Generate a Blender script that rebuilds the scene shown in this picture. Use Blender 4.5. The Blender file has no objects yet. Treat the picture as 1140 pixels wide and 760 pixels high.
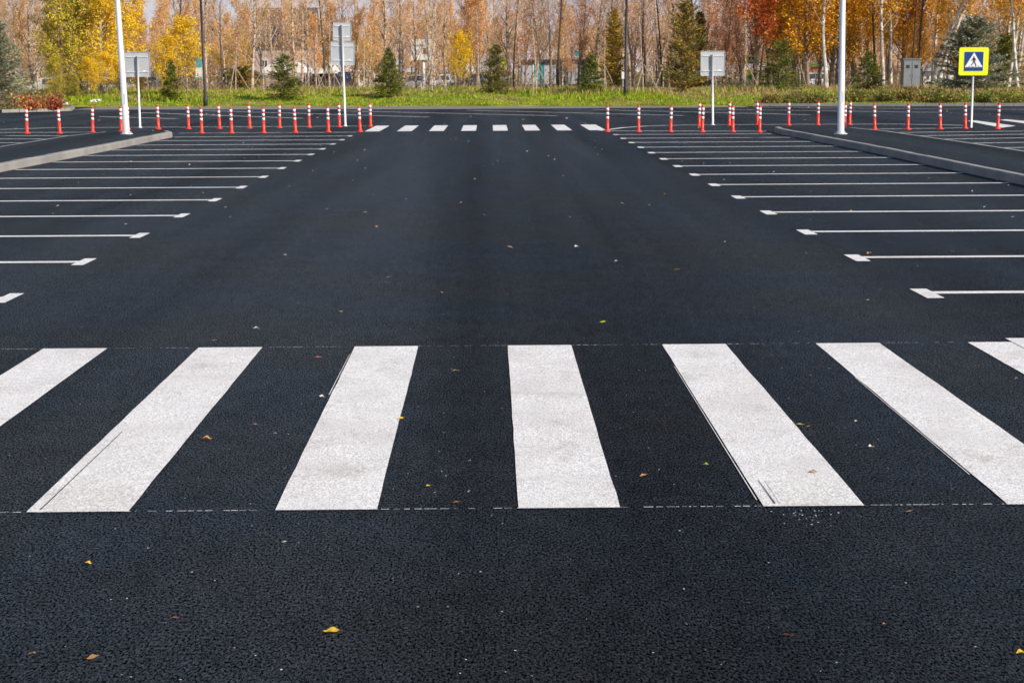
import bpy, math, random
import numpy as np
from mathutils import Vector, Matrix, Quaternion
random.seed(7)
R = random.Random(11)
SC = bpy.context.scene
COL = SC.collection
PI = math.pi

# ------------------------------------------------------------------ camera model (surveyed from the photograph)
F, CH, TH, PS, RO = 1780.0, 1.812, 0.168, -0.013, 0.005

def ray(u, v):
    a = u - 570; b = -(v - 380)
    uu = a*math.cos(RO) + b*math.sin(RO); vv = -a*math.sin(RO) + b*math.cos(RO)
    dy = F*math.cos(TH) + vv*math.sin(TH); dz = -F*math.sin(TH) + vv*math.cos(TH)
    return (uu*math.cos(PS) - dy*math.sin(PS), uu*math.sin(PS) + dy*math.cos(PS), dz)

def at(u, v, z=0.0):
    d = ray(u, v); t = (z - CH)/d[2]
    return Vector((d[0]*t, d[1]*t, z))

def atY(u, v, Y):
    d = ray(u, v); t = Y/d[1]
    return Vector((d[0]*t, Y, CH + d[2]*t))

cam_d = bpy.data.cameras.new('camera')
cam = bpy.data.objects.new('camera', cam_d); COL.objects.link(cam)
cam_d.sensor_width = 36; cam_d.lens = 36*F/1140; cam_d.clip_end = 3000; cam_d.clip_start = 0.1
cam.matrix_world = Matrix.Translation((0, 0, CH)) @ Matrix.Rotation(PS, 4, 'Z') @ Matrix.Rotation(PI/2 - TH, 4, 'X') @ Matrix.Rotation(-RO, 4, 'Z')
cam_d.dof.use_dof = True; cam_d.dof.focus_distance = 7.5; cam_d.dof.aperture_fstop = 14
SC.camera = cam

# ------------------------------------------------------------------ light
SUN_A, SUN_E = math.radians(56), math.radians(32)
S = Vector((math.sin(SUN_A)*math.cos(SUN_E), -math.cos(SUN_A)*math.cos(SUN_E), math.sin(SUN_E)))
sd = bpy.data.lights.new('sun', 'SUN'); sd.energy = 5.0; sd.angle = math.radians(0.53); sd.color = (1.0, 0.905, 0.77)
so = bpy.data.objects.new('sun', sd); COL.objects.link(so); so.rotation_euler = S.to_track_quat('Z', 'Y').to_euler()
W = bpy.data.worlds.new('World'); SC.world = W; W.use_nodes = True
nt = W.node_tree; bg = nt.nodes['Background']
sky = nt.nodes.new('ShaderNodeTexSky'); sky.sky_type = 'NISHITA'; sky.sun_disc = False
sky.sun_elevation = SUN_E; sky.sun_rotation = PI - SUN_A; sky.air_density = 1.0; sky.dust_density = 0.6; sky.ozone_density = 2.0
# thin bright haze cloud low over the horizon, blue sky above
_tc = nt.nodes.new('ShaderNodeTexCoord'); _sx = nt.nodes.new('ShaderNodeSeparateXYZ'); nt.links.new(_tc.outputs['Generated'], _sx.inputs[0])
_mr = nt.nodes.new('ShaderNodeMapRange'); nt.links.new(_sx.outputs[2], _mr.inputs['Value'])
for _k, _v in (('From Min', .05), ('From Max', .26), ('To Min', 1.0), ('To Max', 0.0)): _mr.inputs[_k].default_value = _v
_mp = nt.nodes.new('ShaderNodeMapping'); _mp.inputs['Scale'].default_value = (3, 3, 14); nt.links.new(_tc.outputs['Generated'], _mp.inputs[0])
_nz = nt.nodes.new('ShaderNodeTexNoise'); _nz.inputs['Scale'].default_value = 1.6; _nz.inputs['Detail'].default_value = 6; nt.links.new(_mp.outputs[0], _nz.inputs['Vector'])
_m2 = nt.nodes.new('ShaderNodeMapRange'); nt.links.new(_nz.outputs[0], _m2.inputs['Value'])
for _k, _v in (('From Min', .3), ('From Max', .6), ('To Min', .75), ('To Max', 1.0)): _m2.inputs[_k].default_value = _v
_mu = nt.nodes.new('ShaderNodeMath'); _mu.operation = 'MULTIPLY'; nt.links.new(_mr.outputs[0], _mu.inputs[0]); nt.links.new(_m2.outputs[0], _mu.inputs[1])
_mx = nt.nodes.new('ShaderNodeMix'); _mx.data_type = 'RGBA'; nt.links.new(_mu.outputs[0], _mx.inputs[0]); nt.links.new(sky.outputs[0], _mx.inputs[6]); _mx.inputs[7].default_value = (4.9, 4.9, 5.75, 1)
nt.links.new(_mx.outputs[2], bg.inputs[0]); bg.inputs[1].default_value = 0.105
SC.view_settings.view_transform = 'Standard'; SC.view_settings.look = 'None'
SC.view_settings.exposure = 0.3; SC.view_settings.gamma = 1.0; SC.view_settings.use_curve_mapping = False
SC.cycles.max_bounces = 6; SC.cycles.transparent_max_bounces = 8

# ------------------------------------------------------------------ materials
def mat(name, col=(.5, .5, .5), rough=.6, metal=0.0, spec=.5, attr=False, var=0.0, vscale=3.0, bump=0.0, bscale=20.0, trans=0.0):
    m = bpy.data.materials.new(name); m.use_nodes = True
    t = m.node_tree; p = t.nodes['Principled BSDF']
    p.inputs['Roughness'].default_value = rough; p.inputs['Metallic'].default_value = metal
    p.inputs['Specular IOR Level'].default_value = spec
    p.inputs['Base Color'].default_value = (*col, 1)
    src = None
    if attr:
        a = t.nodes.new('ShaderNodeAttribute'); a.attribute_name = 'col'; src = a.outputs['Color']
    if var > 0:
        tc = t.nodes.new('ShaderNodeTexCoord'); n = t.nodes.new('ShaderNodeTexNoise'); n.inputs['Scale'].default_value = vscale; n.inputs['Detail'].default_value = 5
        t.links.new(tc.outputs['Object'], n.inputs['Vector'])
        mr = t.nodes.new('ShaderNodeMapRange'); mr.inputs['From Min'].default_value = .3; mr.inputs['From Max'].default_value = .7
        mr.inputs['To Min'].default_value = 1 - var; mr.inputs['To Max'].default_value = 1 + var
        t.links.new(n.outputs[0], mr.inputs['Value'])
        mx = t.nodes.new('ShaderNodeVectorMath'); mx.operation = 'MULTIPLY'
        if src: t.links.new(src, mx.inputs[0])
        else: mx.inputs[0].default_value = col
        t.links.new(mr.outputs[0], mx.inputs[1]); src = mx.outputs[0]
    if src: t.links.new(src, p.inputs['Base Color'])
    if bump > 0:
        tc = t.nodes.new('ShaderNodeTexCoord'); n = t.nodes.new('ShaderNodeTexNoise'); n.inputs['Scale'].default_value = bscale; n.inputs['Detail'].default_value = 4
        t.links.new(tc.outputs['Object'], n.inputs['Vector'])
        b = t.nodes.new('ShaderNodeBump'); b.inputs['Strength'].default_value = bump; b.inputs['Distance'].default_value = .02
        t.links.new(n.outputs[0], b.inputs['Height']); t.links.new(b.outputs[0], p.inputs['Normal'])
    if trans > 0:
        tr = t.nodes.new('ShaderNodeBsdfTranslucent'); ms = t.nodes.new('ShaderNodeMixShader'); ms.inputs[0].default_value = trans
        if src: t.links.new(src, tr.inputs[0])
        else: tr.inputs[0].default_value = (*col, 1)
        t.links.new(p.outputs[0], ms.inputs[1]); t.links.new(tr.outputs[0], ms.inputs[2])
        t.links.new(ms.outputs[0], t.nodes['Material Output'].inputs[0])
    return m

class NB:                                            # tiny node-building helper
    def __init__(s, m): s.t = m.node_tree; s.tc = s.n('TexCoord')
    def n(s, k, **kw):
        x = s.t.nodes.new('ShaderNode' + k)
        for a, b in kw.items(): setattr(x, a, b)
        return x
    def l(s, a, b): s.t.links.new(a, b)
    def mapping(s, scale=(1, 1, 1), rot=0):
        m = s.n('Mapping'); m.inputs['Scale'].default_value = scale; m.inputs['Rotation'].default_value = (0, 0, rot)
        s.l(s.tc.outputs['Object'], m.inputs[0]); return m.outputs[0]
    def noise(s, scale, detail=3, vec=None, rough=.5):
        x = s.n('TexNoise'); x.inputs['Scale'].default_value = scale; x.inputs['Detail'].default_value = detail; x.inputs['Roughness'].default_value = rough
        s.l(vec or s.tc.outputs['Object'], x.inputs['Vector']); return x.outputs[0]
    def voro(s, scale, out='Distance', vec=None, feature='F1'):
        x = s.n('TexVoronoi', feature=feature); x.inputs['Scale'].default_value = scale
        s.l(vec or s.tc.outputs['Object'], x.inputs['Vector']); return x.outputs[out]
    def rng(s, v, a, b, c, d):
        x = s.n('MapRange'); s.l(v, x.inputs['Value'])
        for k, q in zip(('From Min', 'From Max', 'To Min', 'To Max'), (a, b, c, d)): x.inputs[k].default_value = q
        return x.outputs[0]
    def math(s, op, a, b):
        x = s.n('Math', operation=op)
        for i, q in enumerate((a, b)):
            if isinstance(q, (int, float)): x.inputs[i].default_value = q
            else: s.l(q, x.inputs[i])
        return x.outputs[0]
    def mix(s, f, a, b):
        x = s.n('Mix', data_type='RGBA')
        if isinstance(f, (int, float)): x.inputs[0].default_value = f
        else: s.l(f, x.inputs[0])
        for i, q in ((6, a), (7, b)):
            if isinstance(q, tuple): x.inputs[i].default_value = (*q, 1)
            else: s.l(q, x.inputs[i])
        return x.outputs[2]
    def scale(s, c, f):
        x = s.n('VectorMath', operation='SCALE')
        if isinstance(c, tuple): x.inputs[0].default_value = c
        else: s.l(c, x.inputs[0])
        s.l(f, x.inputs['Scale']); return x.outputs[0]
    def bump(s, h, strength, dist):
        x = s.n('Bump'); x.inputs['Strength'].default_value = strength; x.inputs['Distance'].default_value = dist
        s.l(h, x.inputs['Height']); return x.outputs[0]

def aggregate(b):                                    # chippings of the asphalt, about 1 cm
    warp = b.noise(60, 2)
    gv = b.mapping((1.0, .48, 1))
    v1 = b.voro(85, vec=gv); v2 = b.voro(210)
    n = b.noise(112, 6, rough=.78, vec=gv)
    h = b.math('ADD', b.math('MULTIPLY', b.rng(v1, 0, .75, 1, 0), .5), b.math('MULTIPLY', n, 1.3))
    return h, v1, v2, n

def asphalt(name, blue=1.0, level=1.0, brown=.35):
    m = mat(name, rough=.66, spec=.16); b = NB(m); p = b.t.nodes['Principled BSDF']
    h, v1, v2, n = aggregate(b)
    cell = b.voro(85, 'Color', vec=b.mapping((1.0, .48, 1)))
    sep = b.n('SeparateColor'); b.l(cell, sep.inputs[0])
    big = b.noise(.35, 4); mid = b.noise(2.2, 5)
    tracks = b.noise(1.0, 4, vec=b.mapping((.75, .03, 1)))
    base = b.mix(b.rng(big, .4, .62, 0, 1), (.0046, .0082, .0150), (.0076, .0074, .0082))
    base = b.mix(b.rng(b.noise(.9, 4), .56, .75, 0, brown), base, (.0095, .0074, .0064))
    f = b.rng(sep.outputs[0], 0, 1, .3, 1.7)
    f = b.math('MULTIPLY', f, b.rng(n, .44, .62, .0, 2.7))  # hollows of the grain go black: crevice shade put into the colour
    f = b.math('MULTIPLY', f, b.rng(mid, .25, .75, .78, 1.2))
    f = b.math('MULTIPLY', f, b.rng(tracks, .35, .65, .72, 1.32))
    f = b.math('MULTIPLY', f, level)
    f = b.math('MULTIPLY', f, b.rng(b.noise(9, 4, vec=b.mapping((1, .4, 1)), rough=.7), .33, .67, .6, 1.45))
    c = b.scale(base, f)
    sp2 = b.n('SeparateColor'); b.l(b.voro(190, 'Color', vec=b.mapping((1.0, .6, 1))), sp2.inputs[0])
    spark = b.math('GREATER_THAN', sp2.outputs[1], .988)
    c = b.mix(b.math('MULTIPLY', spark, .5), c, (.11, .11, .12))
    lanes = b.rng(b.noise(1.0, 3, vec=b.mapping((.55, .02, 1))), .37, .63, .62, 1.42)
    sv = b.math('MULTIPLY', b.math('MULTIPLY', b.rng(n, .45, .60, .0, .34), b.math('MULTIPLY', b.rng(mid, .3, .7, .8, 1.2), b.rng(b.noise(16, 5, vec=b.mapping((1, .3, 1)), rough=.75), .36, .64, .5, 1.55))), lanes)  # hollows also lose specular, their occlusion put into the weight
    b.l(sv, p.inputs['Specular IOR Level']); b.l(b.math('MULTIPLY', b.rng(n, .44, .61, .0, .14), lanes), p.inputs['Sheen Weight'])
    b.l(c, p.inputs['Base Color'])
    b.l(b.rng(tracks, .3, .7, .7, .56), p.inputs['Roughness'])
    p.inputs['Sheen Weight'].default_value = .06; p.inputs['Sheen Roughness'].default_value = .45; p.inputs['Sheen Tint'].default_value = (.66, .83, 1, 1)
    b.l(b.bump(h, 1.0, .016), p.inputs['Normal'])
    return m

def paint(name, scuff=1.0, base=(.88, .86, .855), worn=.5):
    m = mat(name, rough=.7, spec=.3); b = NB(m); p = b.t.nodes['Principled BSDF']
    h, v1, v2, n = aggregate(b)
    c = b.mix(b.rng(b.noise(1.7, 4), .45, .7, 0, .5), base, (.69, .64, .62))
    sc = b.noise(2.6, 7, vec=b.mapping((1.3, 1.0, 1), .25), rough=.68)
    c = b.mix(b.math('MULTIPLY', b.rng(sc, .55, .74, 0, .5), scuff), c, (.36, .33, .29))
    wear = b.math('MULTIPLY', b.rng(b.noise(2.4, 3), .46, .72, .08, 1.0), b.rng(n, .54, .62, 0, min(1, worn*1.5)))
    c = b.mix(wear, c, (.17, .16, .155))
    pits = b.math('MULTIPLY', b.rng(b.noise(125, 4, rough=.75, vec=b.mapping((1, .5, 1))), .585, .65, 0, .7), b.rng(b.noise(4, 4), .35, .65, .3, 1.0))
    if worn > 0: c = b.mix(pits, c, (.16, .15, .145))
    # tyre swipes: thin dark streaks
    st = b.noise(1.0, 5, vec=b.mapping((3.5, 9, 1), .3), rough=.7)
    c = b.mix(b.math('MULTIPLY', b.rng(st, .66, .74, 0, .45), scuff), c, (.22, .20, .18))
    b.l(c, p.inputs['Base Color'])
    c2 = b.scale(c, b.rng(n, .43, .58, .60, 1.06)); b.l(c2, p.inputs['Base Color'])
    b.l(b.bump(b.noise(150, 3), .15 if worn == 0 else .6, .006), p.inputs['Normal'])
    return m

M = {}
M['asphalt'] = asphalt('asphalt'); M['asphalt_island'] = asphalt('asphalt_island', level=.8, brown=.1)
M['paint'] = paint('paint'); M['paint_line'] = paint('paint_line', .35, worn=.6); M['paint_smooth'] = paint('paint_smooth', .6, (.80, .785, .77), .0)
M['paint_old'] = paint('paint_old', .6, (.42, .42, .43), .9)

def concrete():
    m = mat('kerb_concrete', rough=.85); b = NB(m); p = b.t.nodes['Principled BSDF']
    c = b.mix(b.rng(b.noise(1.5, 6), .35, .7, 0, 1), (.285, .27, .255), (.20, .19, .182))
    c = b.scale(c, b.rng(b.noise(60, 3), .2, .8, .8, 1.2)); b.l(c, p.inputs['Base Color'])
    b.l(b.bump(b.noise(90, 3), .4, .004), p.inputs['Normal']); return m
M['kerb'] = concrete()
def soil():
    m = mat('soil', rough=.95, spec=.1); b = NB(m); p = b.t.nodes['Principled BSDF']
    c = b.mix(b.rng(b.noise(.25, 5), .42, .6, 0, 1), (.10, .125, .022), (.15, .10, .045))
    c = b.mix(b.rng(b.noise(1.7, 5), .5, .62, 0, .8), c, (.19, .13, .06))
    b.l(c, p.inputs['Base Color']); b.l(b.bump(b.noise(3, 5), .8, .15), p.inputs['Normal']); return m
M['soil'] = soil()
M['turf'] = mat('turf', (.20, .22, .03), .95, spec=.1, var=.45, vscale=.8, bump=.8, bscale=4)
M['gravel'] = mat('verge_gravel', (.21, .19, .185), .95, spec=.1, var=.35, vscale=5, bump=.6, bscale=30)
M['leaf'] = mat('foliage', attr=True, rough=.65, spec=.25, trans=.3)
M['needle'] = mat('needles', attr=True, rough=.7, spec=.2, trans=.15)
M['grass'] = mat('grass_blades', attr=True, rough=.7, spec=.2, trans=.3)
def bark_birch():
    m = mat('birch_bark', rough=.8, spec=.2); b = NB(m); p = b.t.nodes['Principled BSDF']
    c = b.mix(b.rng(b.noise(2.2, 4, vec=b.mapping((1.5, 1.5, 4))), .5, .58, 0, 1), (.56, .45, .36), (.20, .14, .11))
    c = b.mix(b.rng(b.noise(.35, 3), .45, .6, 0, .7), c, (.48, .31, .20))
    b.l(c, p.inputs['Base Color']); return m
M['birch'] = bark_birch()
M['white_birch'] = mat('white_birch_bark', (.52, .47, .42), .8, spec=.2, var=.65, vscale=3)
M['bark'] = mat('grey_bark', (.24, .175, .14), .9, spec=.2, var=.4, vscale=4)
M['darkbark'] = mat('dark_bark', (.085, .062, .052), .9, spec=.2, var=.4, vscale=4)
M['galv'] = mat('galvanised_pole', (.72, .72, .73), .42, .25, var=.06, vscale=6)
M['signback'] = mat('sign_back', (.52, .54, .55), .45, .25, var=.12, vscale=4)
M['whitepole'] = mat('white_pole', (.78, .78, .78), .45)
M['blackpole'] = mat('black_pole', (.03, .026, .03), .6)
M['orange'] = mat('bollard_orange', (.76, .042, .014), .45, var=.10, vscale=30)
M['reflective'] = mat('bollard_white', (.86, .84, .86), .35, var=.05, vscale=40)
M['yellow'] = mat('sign_yellow', (.85, .93, .012), .4)
M['signblue'] = mat('sign_blue', (.014, .06, .21), .35)
M['signwhite'] = mat('sign_white', (.85, .86, .86), .35)
M['signblack'] = mat('sign_black', (.012, .012, .014), .4)
M['wood_stake'] = mat('wood_stake', (.36, .29, .21), .8, var=.2, vscale=5)
M['glass'] = mat('dark_glass', (.05, .07, .09), .08, spec=.8)
M['tyre'] = mat('tyre', (.02, .02, .02), .8)
M['rim'] = mat('rim', (.5, .5, .52), .35, .6)
M['lamp_r'] = mat('tail_lamp', (.4, .01, .01), .25); M['lamp_w'] = mat('head_lamp', (.8, .8, .8), .15)
def flat(n, c, r=.6): 
    M[n] = mat(n, c, r, var=.12, vscale=2.0)
for n, c, r in [('car_navy', (.012, .025, .07), .25), ('car_white', (.72, .72, .73), .3), ('car_black', (.02, .02, .025), .25), ('car_silver', (.42, .43, .45), .3), ('car_blue', (.04, .14, .34), .3),
                ('roof_dark', (.035, .032, .04), .9), ('wall_pink', (.46, .36, .33), .85), ('wall_white', (.72, .70, .70), .8), ('wall_grey', (.33, .33, .36), .7), ('cabinet_grey', (.20, .215, .24), .6),
                ('teal', (.03, .36, .42), .5), ('tarp', (.085, .085, .055), .8), ('red', (.6, .04, .03), .5), ('green', (.05, .33, .08), .5), ('brick_brown', (.16, .10, .08), .85), ('tent', (.78, .76, .76), .7), ('wall_dark', (.04, .04, .055), .8)]:
    flat(n, c, r)

# ------------------------------------------------------------------ mesh helpers
class MB:
    def __init__(s): s.v = []; s.f = []; s.c = []
    def poly(s, pts, col=None):
        i = len(s.v); s.v += [tuple(p) for p in pts]; s.f.append(tuple(range(i, i + len(pts)))); s.c.append(col)
    def box(s, c, d, rz=0.0, col=None, q=None, bev=0):
        cx, cy, cz = c; hx, hy, hz = d[0]/2, d[1]/2, d[2]/2; i = len(s.v)
        for sx, sy, sz in ((-1,-1,-1),(1,-1,-1),(1,1,-1),(-1,1,-1),(-1,-1,1),(1,-1,1),(1,1,1),(-1,1,1)):
            p = Vector((sx*hx, sy*hy, sz*hz))
            if q: p = q @ p
            elif rz: p = Vector((p.x*math.cos(rz) - p.y*math.sin(rz), p.x*math.sin(rz) + p.y*math.cos(rz), p.z))
            s.v.append((cx + p.x, cy + p.y, cz + p.z))
        for f in ((0,3,2,1),(4,5,6,7),(0,1,5,4),(1,2,6,5),(2,3,7,6),(3,0,4,7)):
            s.f.append(tuple(i + k for k in f)); s.c.append(col)
    def tube(s, pts, rad, n=6, col=None, caps=True):
        pts = [Vector(p) for p in pts]; i0 = len(s.v); m = len(pts)
        up = Vector((0.13, 1, .07)).normalized()
        for k, p in enumerate(pts):
            d = (pts[min(k + 1, m - 1)] - pts[max(k - 1, 0)])
            d = d.normalized() if d.length > 1e-9 else Vector((0, 0, 1))
            a = d.cross(up); a = a.normalized() if a.length > 1e-4 else d.cross(Vector((1, 0, 0))).normalized()
            b = d.cross(a)
            r = rad[k] if hasattr(rad, '__len__') else rad
            for j in range(n):
                t = 2*PI*j/n; q = p + a*(r*math.cos(t)) + b*(r*math.sin(t)); s.v.append((q.x, q.y, q.z))
        for k in range(m - 1):
            for j in range(n):
                a0 = i0 + k*n + j; a1 = i0 + k*n + (j + 1) % n
                s.f.append((a0, a1, a1 + n, a0 + n)); s.c.append(col)
        if caps and n > 3:
            s.f.append(tuple(i0 + j for j in range(n))); s.c.append(col)
            s.f.append(tuple(i0 + (m - 1)*n + j for j in range(n))[::-1]); s.c.append(col)
    def lathe(s, prof, n=14, col=None, c=(0, 0, 0)):
        i0 = len(s.v)
        for r, z in prof:
            for j in range(n):
                t = 2*PI*j/n; s.v.append((c[0] + r*math.cos(t), c[1] + r*math.sin(t), c[2] + z))
        for k in range(len(prof) - 1):
            for j in range(n):
                a0 = i0 + k*n + j; a1 = i0 + k*n + (j + 1) % n
                s.f.append((a0, a1, a1 + n, a0 + n)); s.c.append(col)
        s.f.append(tuple(i0 + j for j in range(n))[::-1]); s.c.append(col)
        s.f.append(tuple(i0 + (len(prof) - 1)*n + j for j in range(n))); s.c.append(col)
    def prism(s, outline, t0, t1, axis='y', off=(0, 0, 0), col=None):       # outline in (x,z) extruded along y
        n = len(outline); i0 = len(s.v)
        for t in (t0, t1):
            for a, b in outline:
                p = (a, t, b) if axis == 'y' else (t, a, b) if axis == 'x' else (a, b, t)
                s.v.append((p[0] + off[0], p[1] + off[1], p[2] + off[2]))
        s.f.append(tuple(i0 + k for k in range(n))); s.c.append(col)
        s.f.append(tuple(i0 + n + k for k in range(n))[::-1]); s.c.append(col)
        for k in range(n):
            s.f.append((i0 + k, i0 + n + k, i0 + n + (k + 1) % n, i0 + (k + 1) % n)); s.c.append(col)
    def leaf(s, c, size, col, nrm=None, asp=.8):
        a = Vector((R.gauss(0, 1), R.gauss(0, 1), R.gauss(0, 1))); a.normalize()
        b = a.cross(Vector((R.gauss(0, 1), R.gauss(0, 1), R.gauss(0, 1))))
        if b.length < 1e-3: return
        b.normalize(); a *= size*.5; b *= size*.5*asp
        i = len(s.v); x, y, z = c
        s.v += [(x - a.x, y - a.y, z - a.z), (x + b.x, y + b.y, z + b.z), (x + a.x, y + a.y, z + a.z), (x - b.x, y - b.y, z - b.z)]
        s.f.append((i, i + 1, i + 2, i + 3)); s.c.append(col)
    def ribbon(s, a, b, w, col):                      # a fine twig: a three-sided sliver
        a = Vector(a); b = Vector(b); d = b - a
        if d.length < 1e-4: return
        p = d.cross(Vector((R.random() - .5, R.random() - .5, R.random() - .5)));
        if p.length < 1e-5: return
        p.normalize(); q = d.cross(p).normalized(); i = len(s.v)
        for k in range(3):
            t = 2*PI*k/3; o = (p*math.cos(t) + q*math.sin(t))*w*.5; s.v.append(tuple(a + o))
        s.v.append(tuple(b))
        for k in range(3): s.f.append((i + k, i + (k + 1) % 3, i + 3)); s.c.append(col)
    def mesh(s, name, m, smooth=False):
        me = bpy.data.meshes.new(name); me.from_pydata(s.v, [], s.f)
        me.materials.append(m)
        if any(c is not None for c in s.c):
            at_ = me.color_attributes.new('col', 'FLOAT_COLOR', 'CORNER'); arr = np.empty((len(me.loops), 4), np.float32); k = 0
            for f, c in zip(s.f, s.c):
                arr[k:k + len(f)] = (*(c or (.5, .5, .5)), 1); k += len(f)
            at_.data.foreach_set('color', arr.ravel())
        if smooth: me.polygons.foreach_set('use_smooth', [True]*len(me.polygons))
        me.update(); return me
    def build(s, name, m, parent=None, smooth=False, loc=None):
        o = bpy.data.objects.new(name, s.mesh(name, m, smooth)); COL.objects.link(o)
        if parent: o.parent = parent
        if loc is not None: o.location = loc
        return o

def tag(o, label=None, cat=None, group=None, kind=None):
    if label: o['label'] = label
    if cat: o['category'] = cat
    if group: o['group'] = group
    if kind: o['kind'] = kind
    return o
def empty(name, loc, label, cat, group=None, rz=0):
    o = bpy.data.objects.new(name, None); COL.objects.link(o); o.location = loc; o.rotation_euler = (0, 0, rz); o.empty_display_size = .2
    return tag(o, label, cat, group)
def copy_tree(o, parent=None):
    c = o.copy(); COL.objects.link(c); c.parent = parent
    for ch in KIDS.get(o.name, []): copy_tree(ch, c)
    return c
KIDS = {}
def index_kids(root):
    KIDS[root.name] = [c for c in bpy.data.objects if c.parent == root]
    for c in KIDS[root.name]: index_kids(c)
def struct(name, mb, m, label=None, smooth=False):
    o = mb.build(name, m, smooth=smooth); o['kind'] = 'structure'
    if label: o['label'] = label
    return o

# ------------------------------------------------------------------ ground
g = MB(); g.poly([(-900, -60, -.03), (900, -60, -.03), (900, 1800, -.03), (-900, 1800, -.03)])
struct('ground', g, M['soil'], 'leaf-strewn ground under the wood')
VL = at(80, 119.2); VR = at(1140, 118.0)
def vedge(x):                                         # front edge (Y) of the verge at world x
    t = (x - VL.x)/(VR.x - VL.x); return VL.y + (VR.y - VL.y)*t
g = MB()
xs = [-70 + 5*i for i in range(29)]
pts = [(-70, -30, 0), (70, -30, 0)] + [(x, vedge(x), 0) for x in reversed(xs)]
g.poly(pts); struct('parking_lot', g, M['asphalt'], 'dark fresh asphalt of the car park')

def quad(name, pts, m, z=.004, label=None):
    mb = MB(); mb.poly([(p[0], p[1], z) for p in pts]); return struct(name, mb, m, label)

# gravel strip along the verge, then a low kerb step
gs = MB()
def stripY(u0, v0, u1, v1, w, z0=0.0):
    a = at(u0, v0, z0); b = at(u1, v1, z0); return a, b
for (ua, va, ub, vb) in ((80, 122.3, 470, 121.8), (470, 121.8, 835, 119.6)):
    a, b = at(ua, va), at(ub, vb)
    gs.poly([(a.x, a.y, .004), (b.x, b.y, .004), (b.x, vedge(b.x), .004), (a.x, vedge(a.x), .004)])
struct('gravel_strip', gs, M['gravel'], 'grey gravelly strip between road and verge')

# ---- verge bank
def bank_z(x, y):
    t = y - vedge(x)
    s = min(1, max(0, t/9)); s = s*s*(3 - 2*s)
    back = 1 - .35*min(1, max(0, (t - 16)/14))
    return (.06 + .50*s)*back + .05*math.sin(x*.7 + y*.4) + .04*math.sin(x*1.9 - y*1.1)
vb = MB(); nx, ny = 150, 34; idx = {}
for i in range(nx + 1):
    for j in range(ny + 1):
        x = -75 + 150*i/nx; y = vedge(x) + 42*(j/ny)**1.3
        idx[i, j] = len(vb.v); z = bank_z(x, y) if j else 0.0
        if j >= ny - 3: z = z*(ny - j)/3.0 - (.05 if j == ny else 0)
        vb.v.append((x, y, z))
for i in range(nx):
    for j in range(ny):
        vb.f.append((idx[i, j], idx[i + 1, j], idx[i + 1, j + 1], idx[i, j + 1])); vb.c.append(None)
struct('verge_bank', vb, M['turf'], 'grassy bank behind the road', smooth=True)

def ground_z(x, y):
    t = y - vedge(x)
    if t < 0: return 0.0
    if t > 38: return -.03
    return max(-.03, bank_z(x, y) * (1 if t < 36 else .3))

# grass blades over the bank (uncountable)
def lin(r, g_, b): 
    f = lambda c: ((c/255)/12.92 if c/255 <= .04045 else (((c/255) + .055)/1.055)**2.4)
    return (f(r), f(g_), f(b))
gr = MB()
def patch(x, y, s=.21, p=0.0): return math.sin(x*s + p) * math.cos(y*s*1.7 + p*2) + .5*math.sin(x*s*2.7 + y*s*1.3 + p)
for k in range(125000):
    x = R.uniform(-46, 50); t = 24*R.random()**1.35; y = vedge(x) + .25 + t
    if abs(x) > 16 and abs(x) > .42*y: continue
    z = bank_z(x, y); hgt = R.uniform(.03, .10) if t < 2.5 else R.uniform(.06, .20)*(1.5 if patch(x, y) > .35 else .75)*(1.4 if t > 7 else 1)
    right = x > 10
    dry = .8*patch(x, y, .5, 1.3) + .5*patch(x, y, 1.7, .4) + (.75 if t > 6 else -.15) + (.55 if right and t > 1.5 else 0) + R.gauss(0, .45)
    if dry > 1.0: c = R.choice([(.48, .33, .15), (.34, .21, .09), (.54, .41, .2)])
    elif dry > .45: c = R.choice([(.34, .33, .06), (.26, .25, .06), (.17, .22, .04)])
    else: c = R.choice([(.27, .37, .018), (.38, .45, .02), (.13, .23, .016), (.46, .48, .03), (.21, .30, .018)])
    a = R.uniform(0, 2*PI); w = R.uniform(.015, .05); dx, dy = math.cos(a)*w, math.sin(a)*w
    lx, ly = R.gauss(0, .35)*hgt, R.gauss(0, .35)*hgt
    i = len(gr.v); gr.v += [(x - dx, y - dy, z - .02), (x + dx, y + dy, z - .02), (x + lx, y + ly, z + hgt)]
    gr.f.append((i, i + 1, i + 2)); gr.c.append(c)
tag(gr.build('verge_grass', M['grass']), 'bright green and yellowing grass covering the bank', 'grass', kind='stuff')

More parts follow.
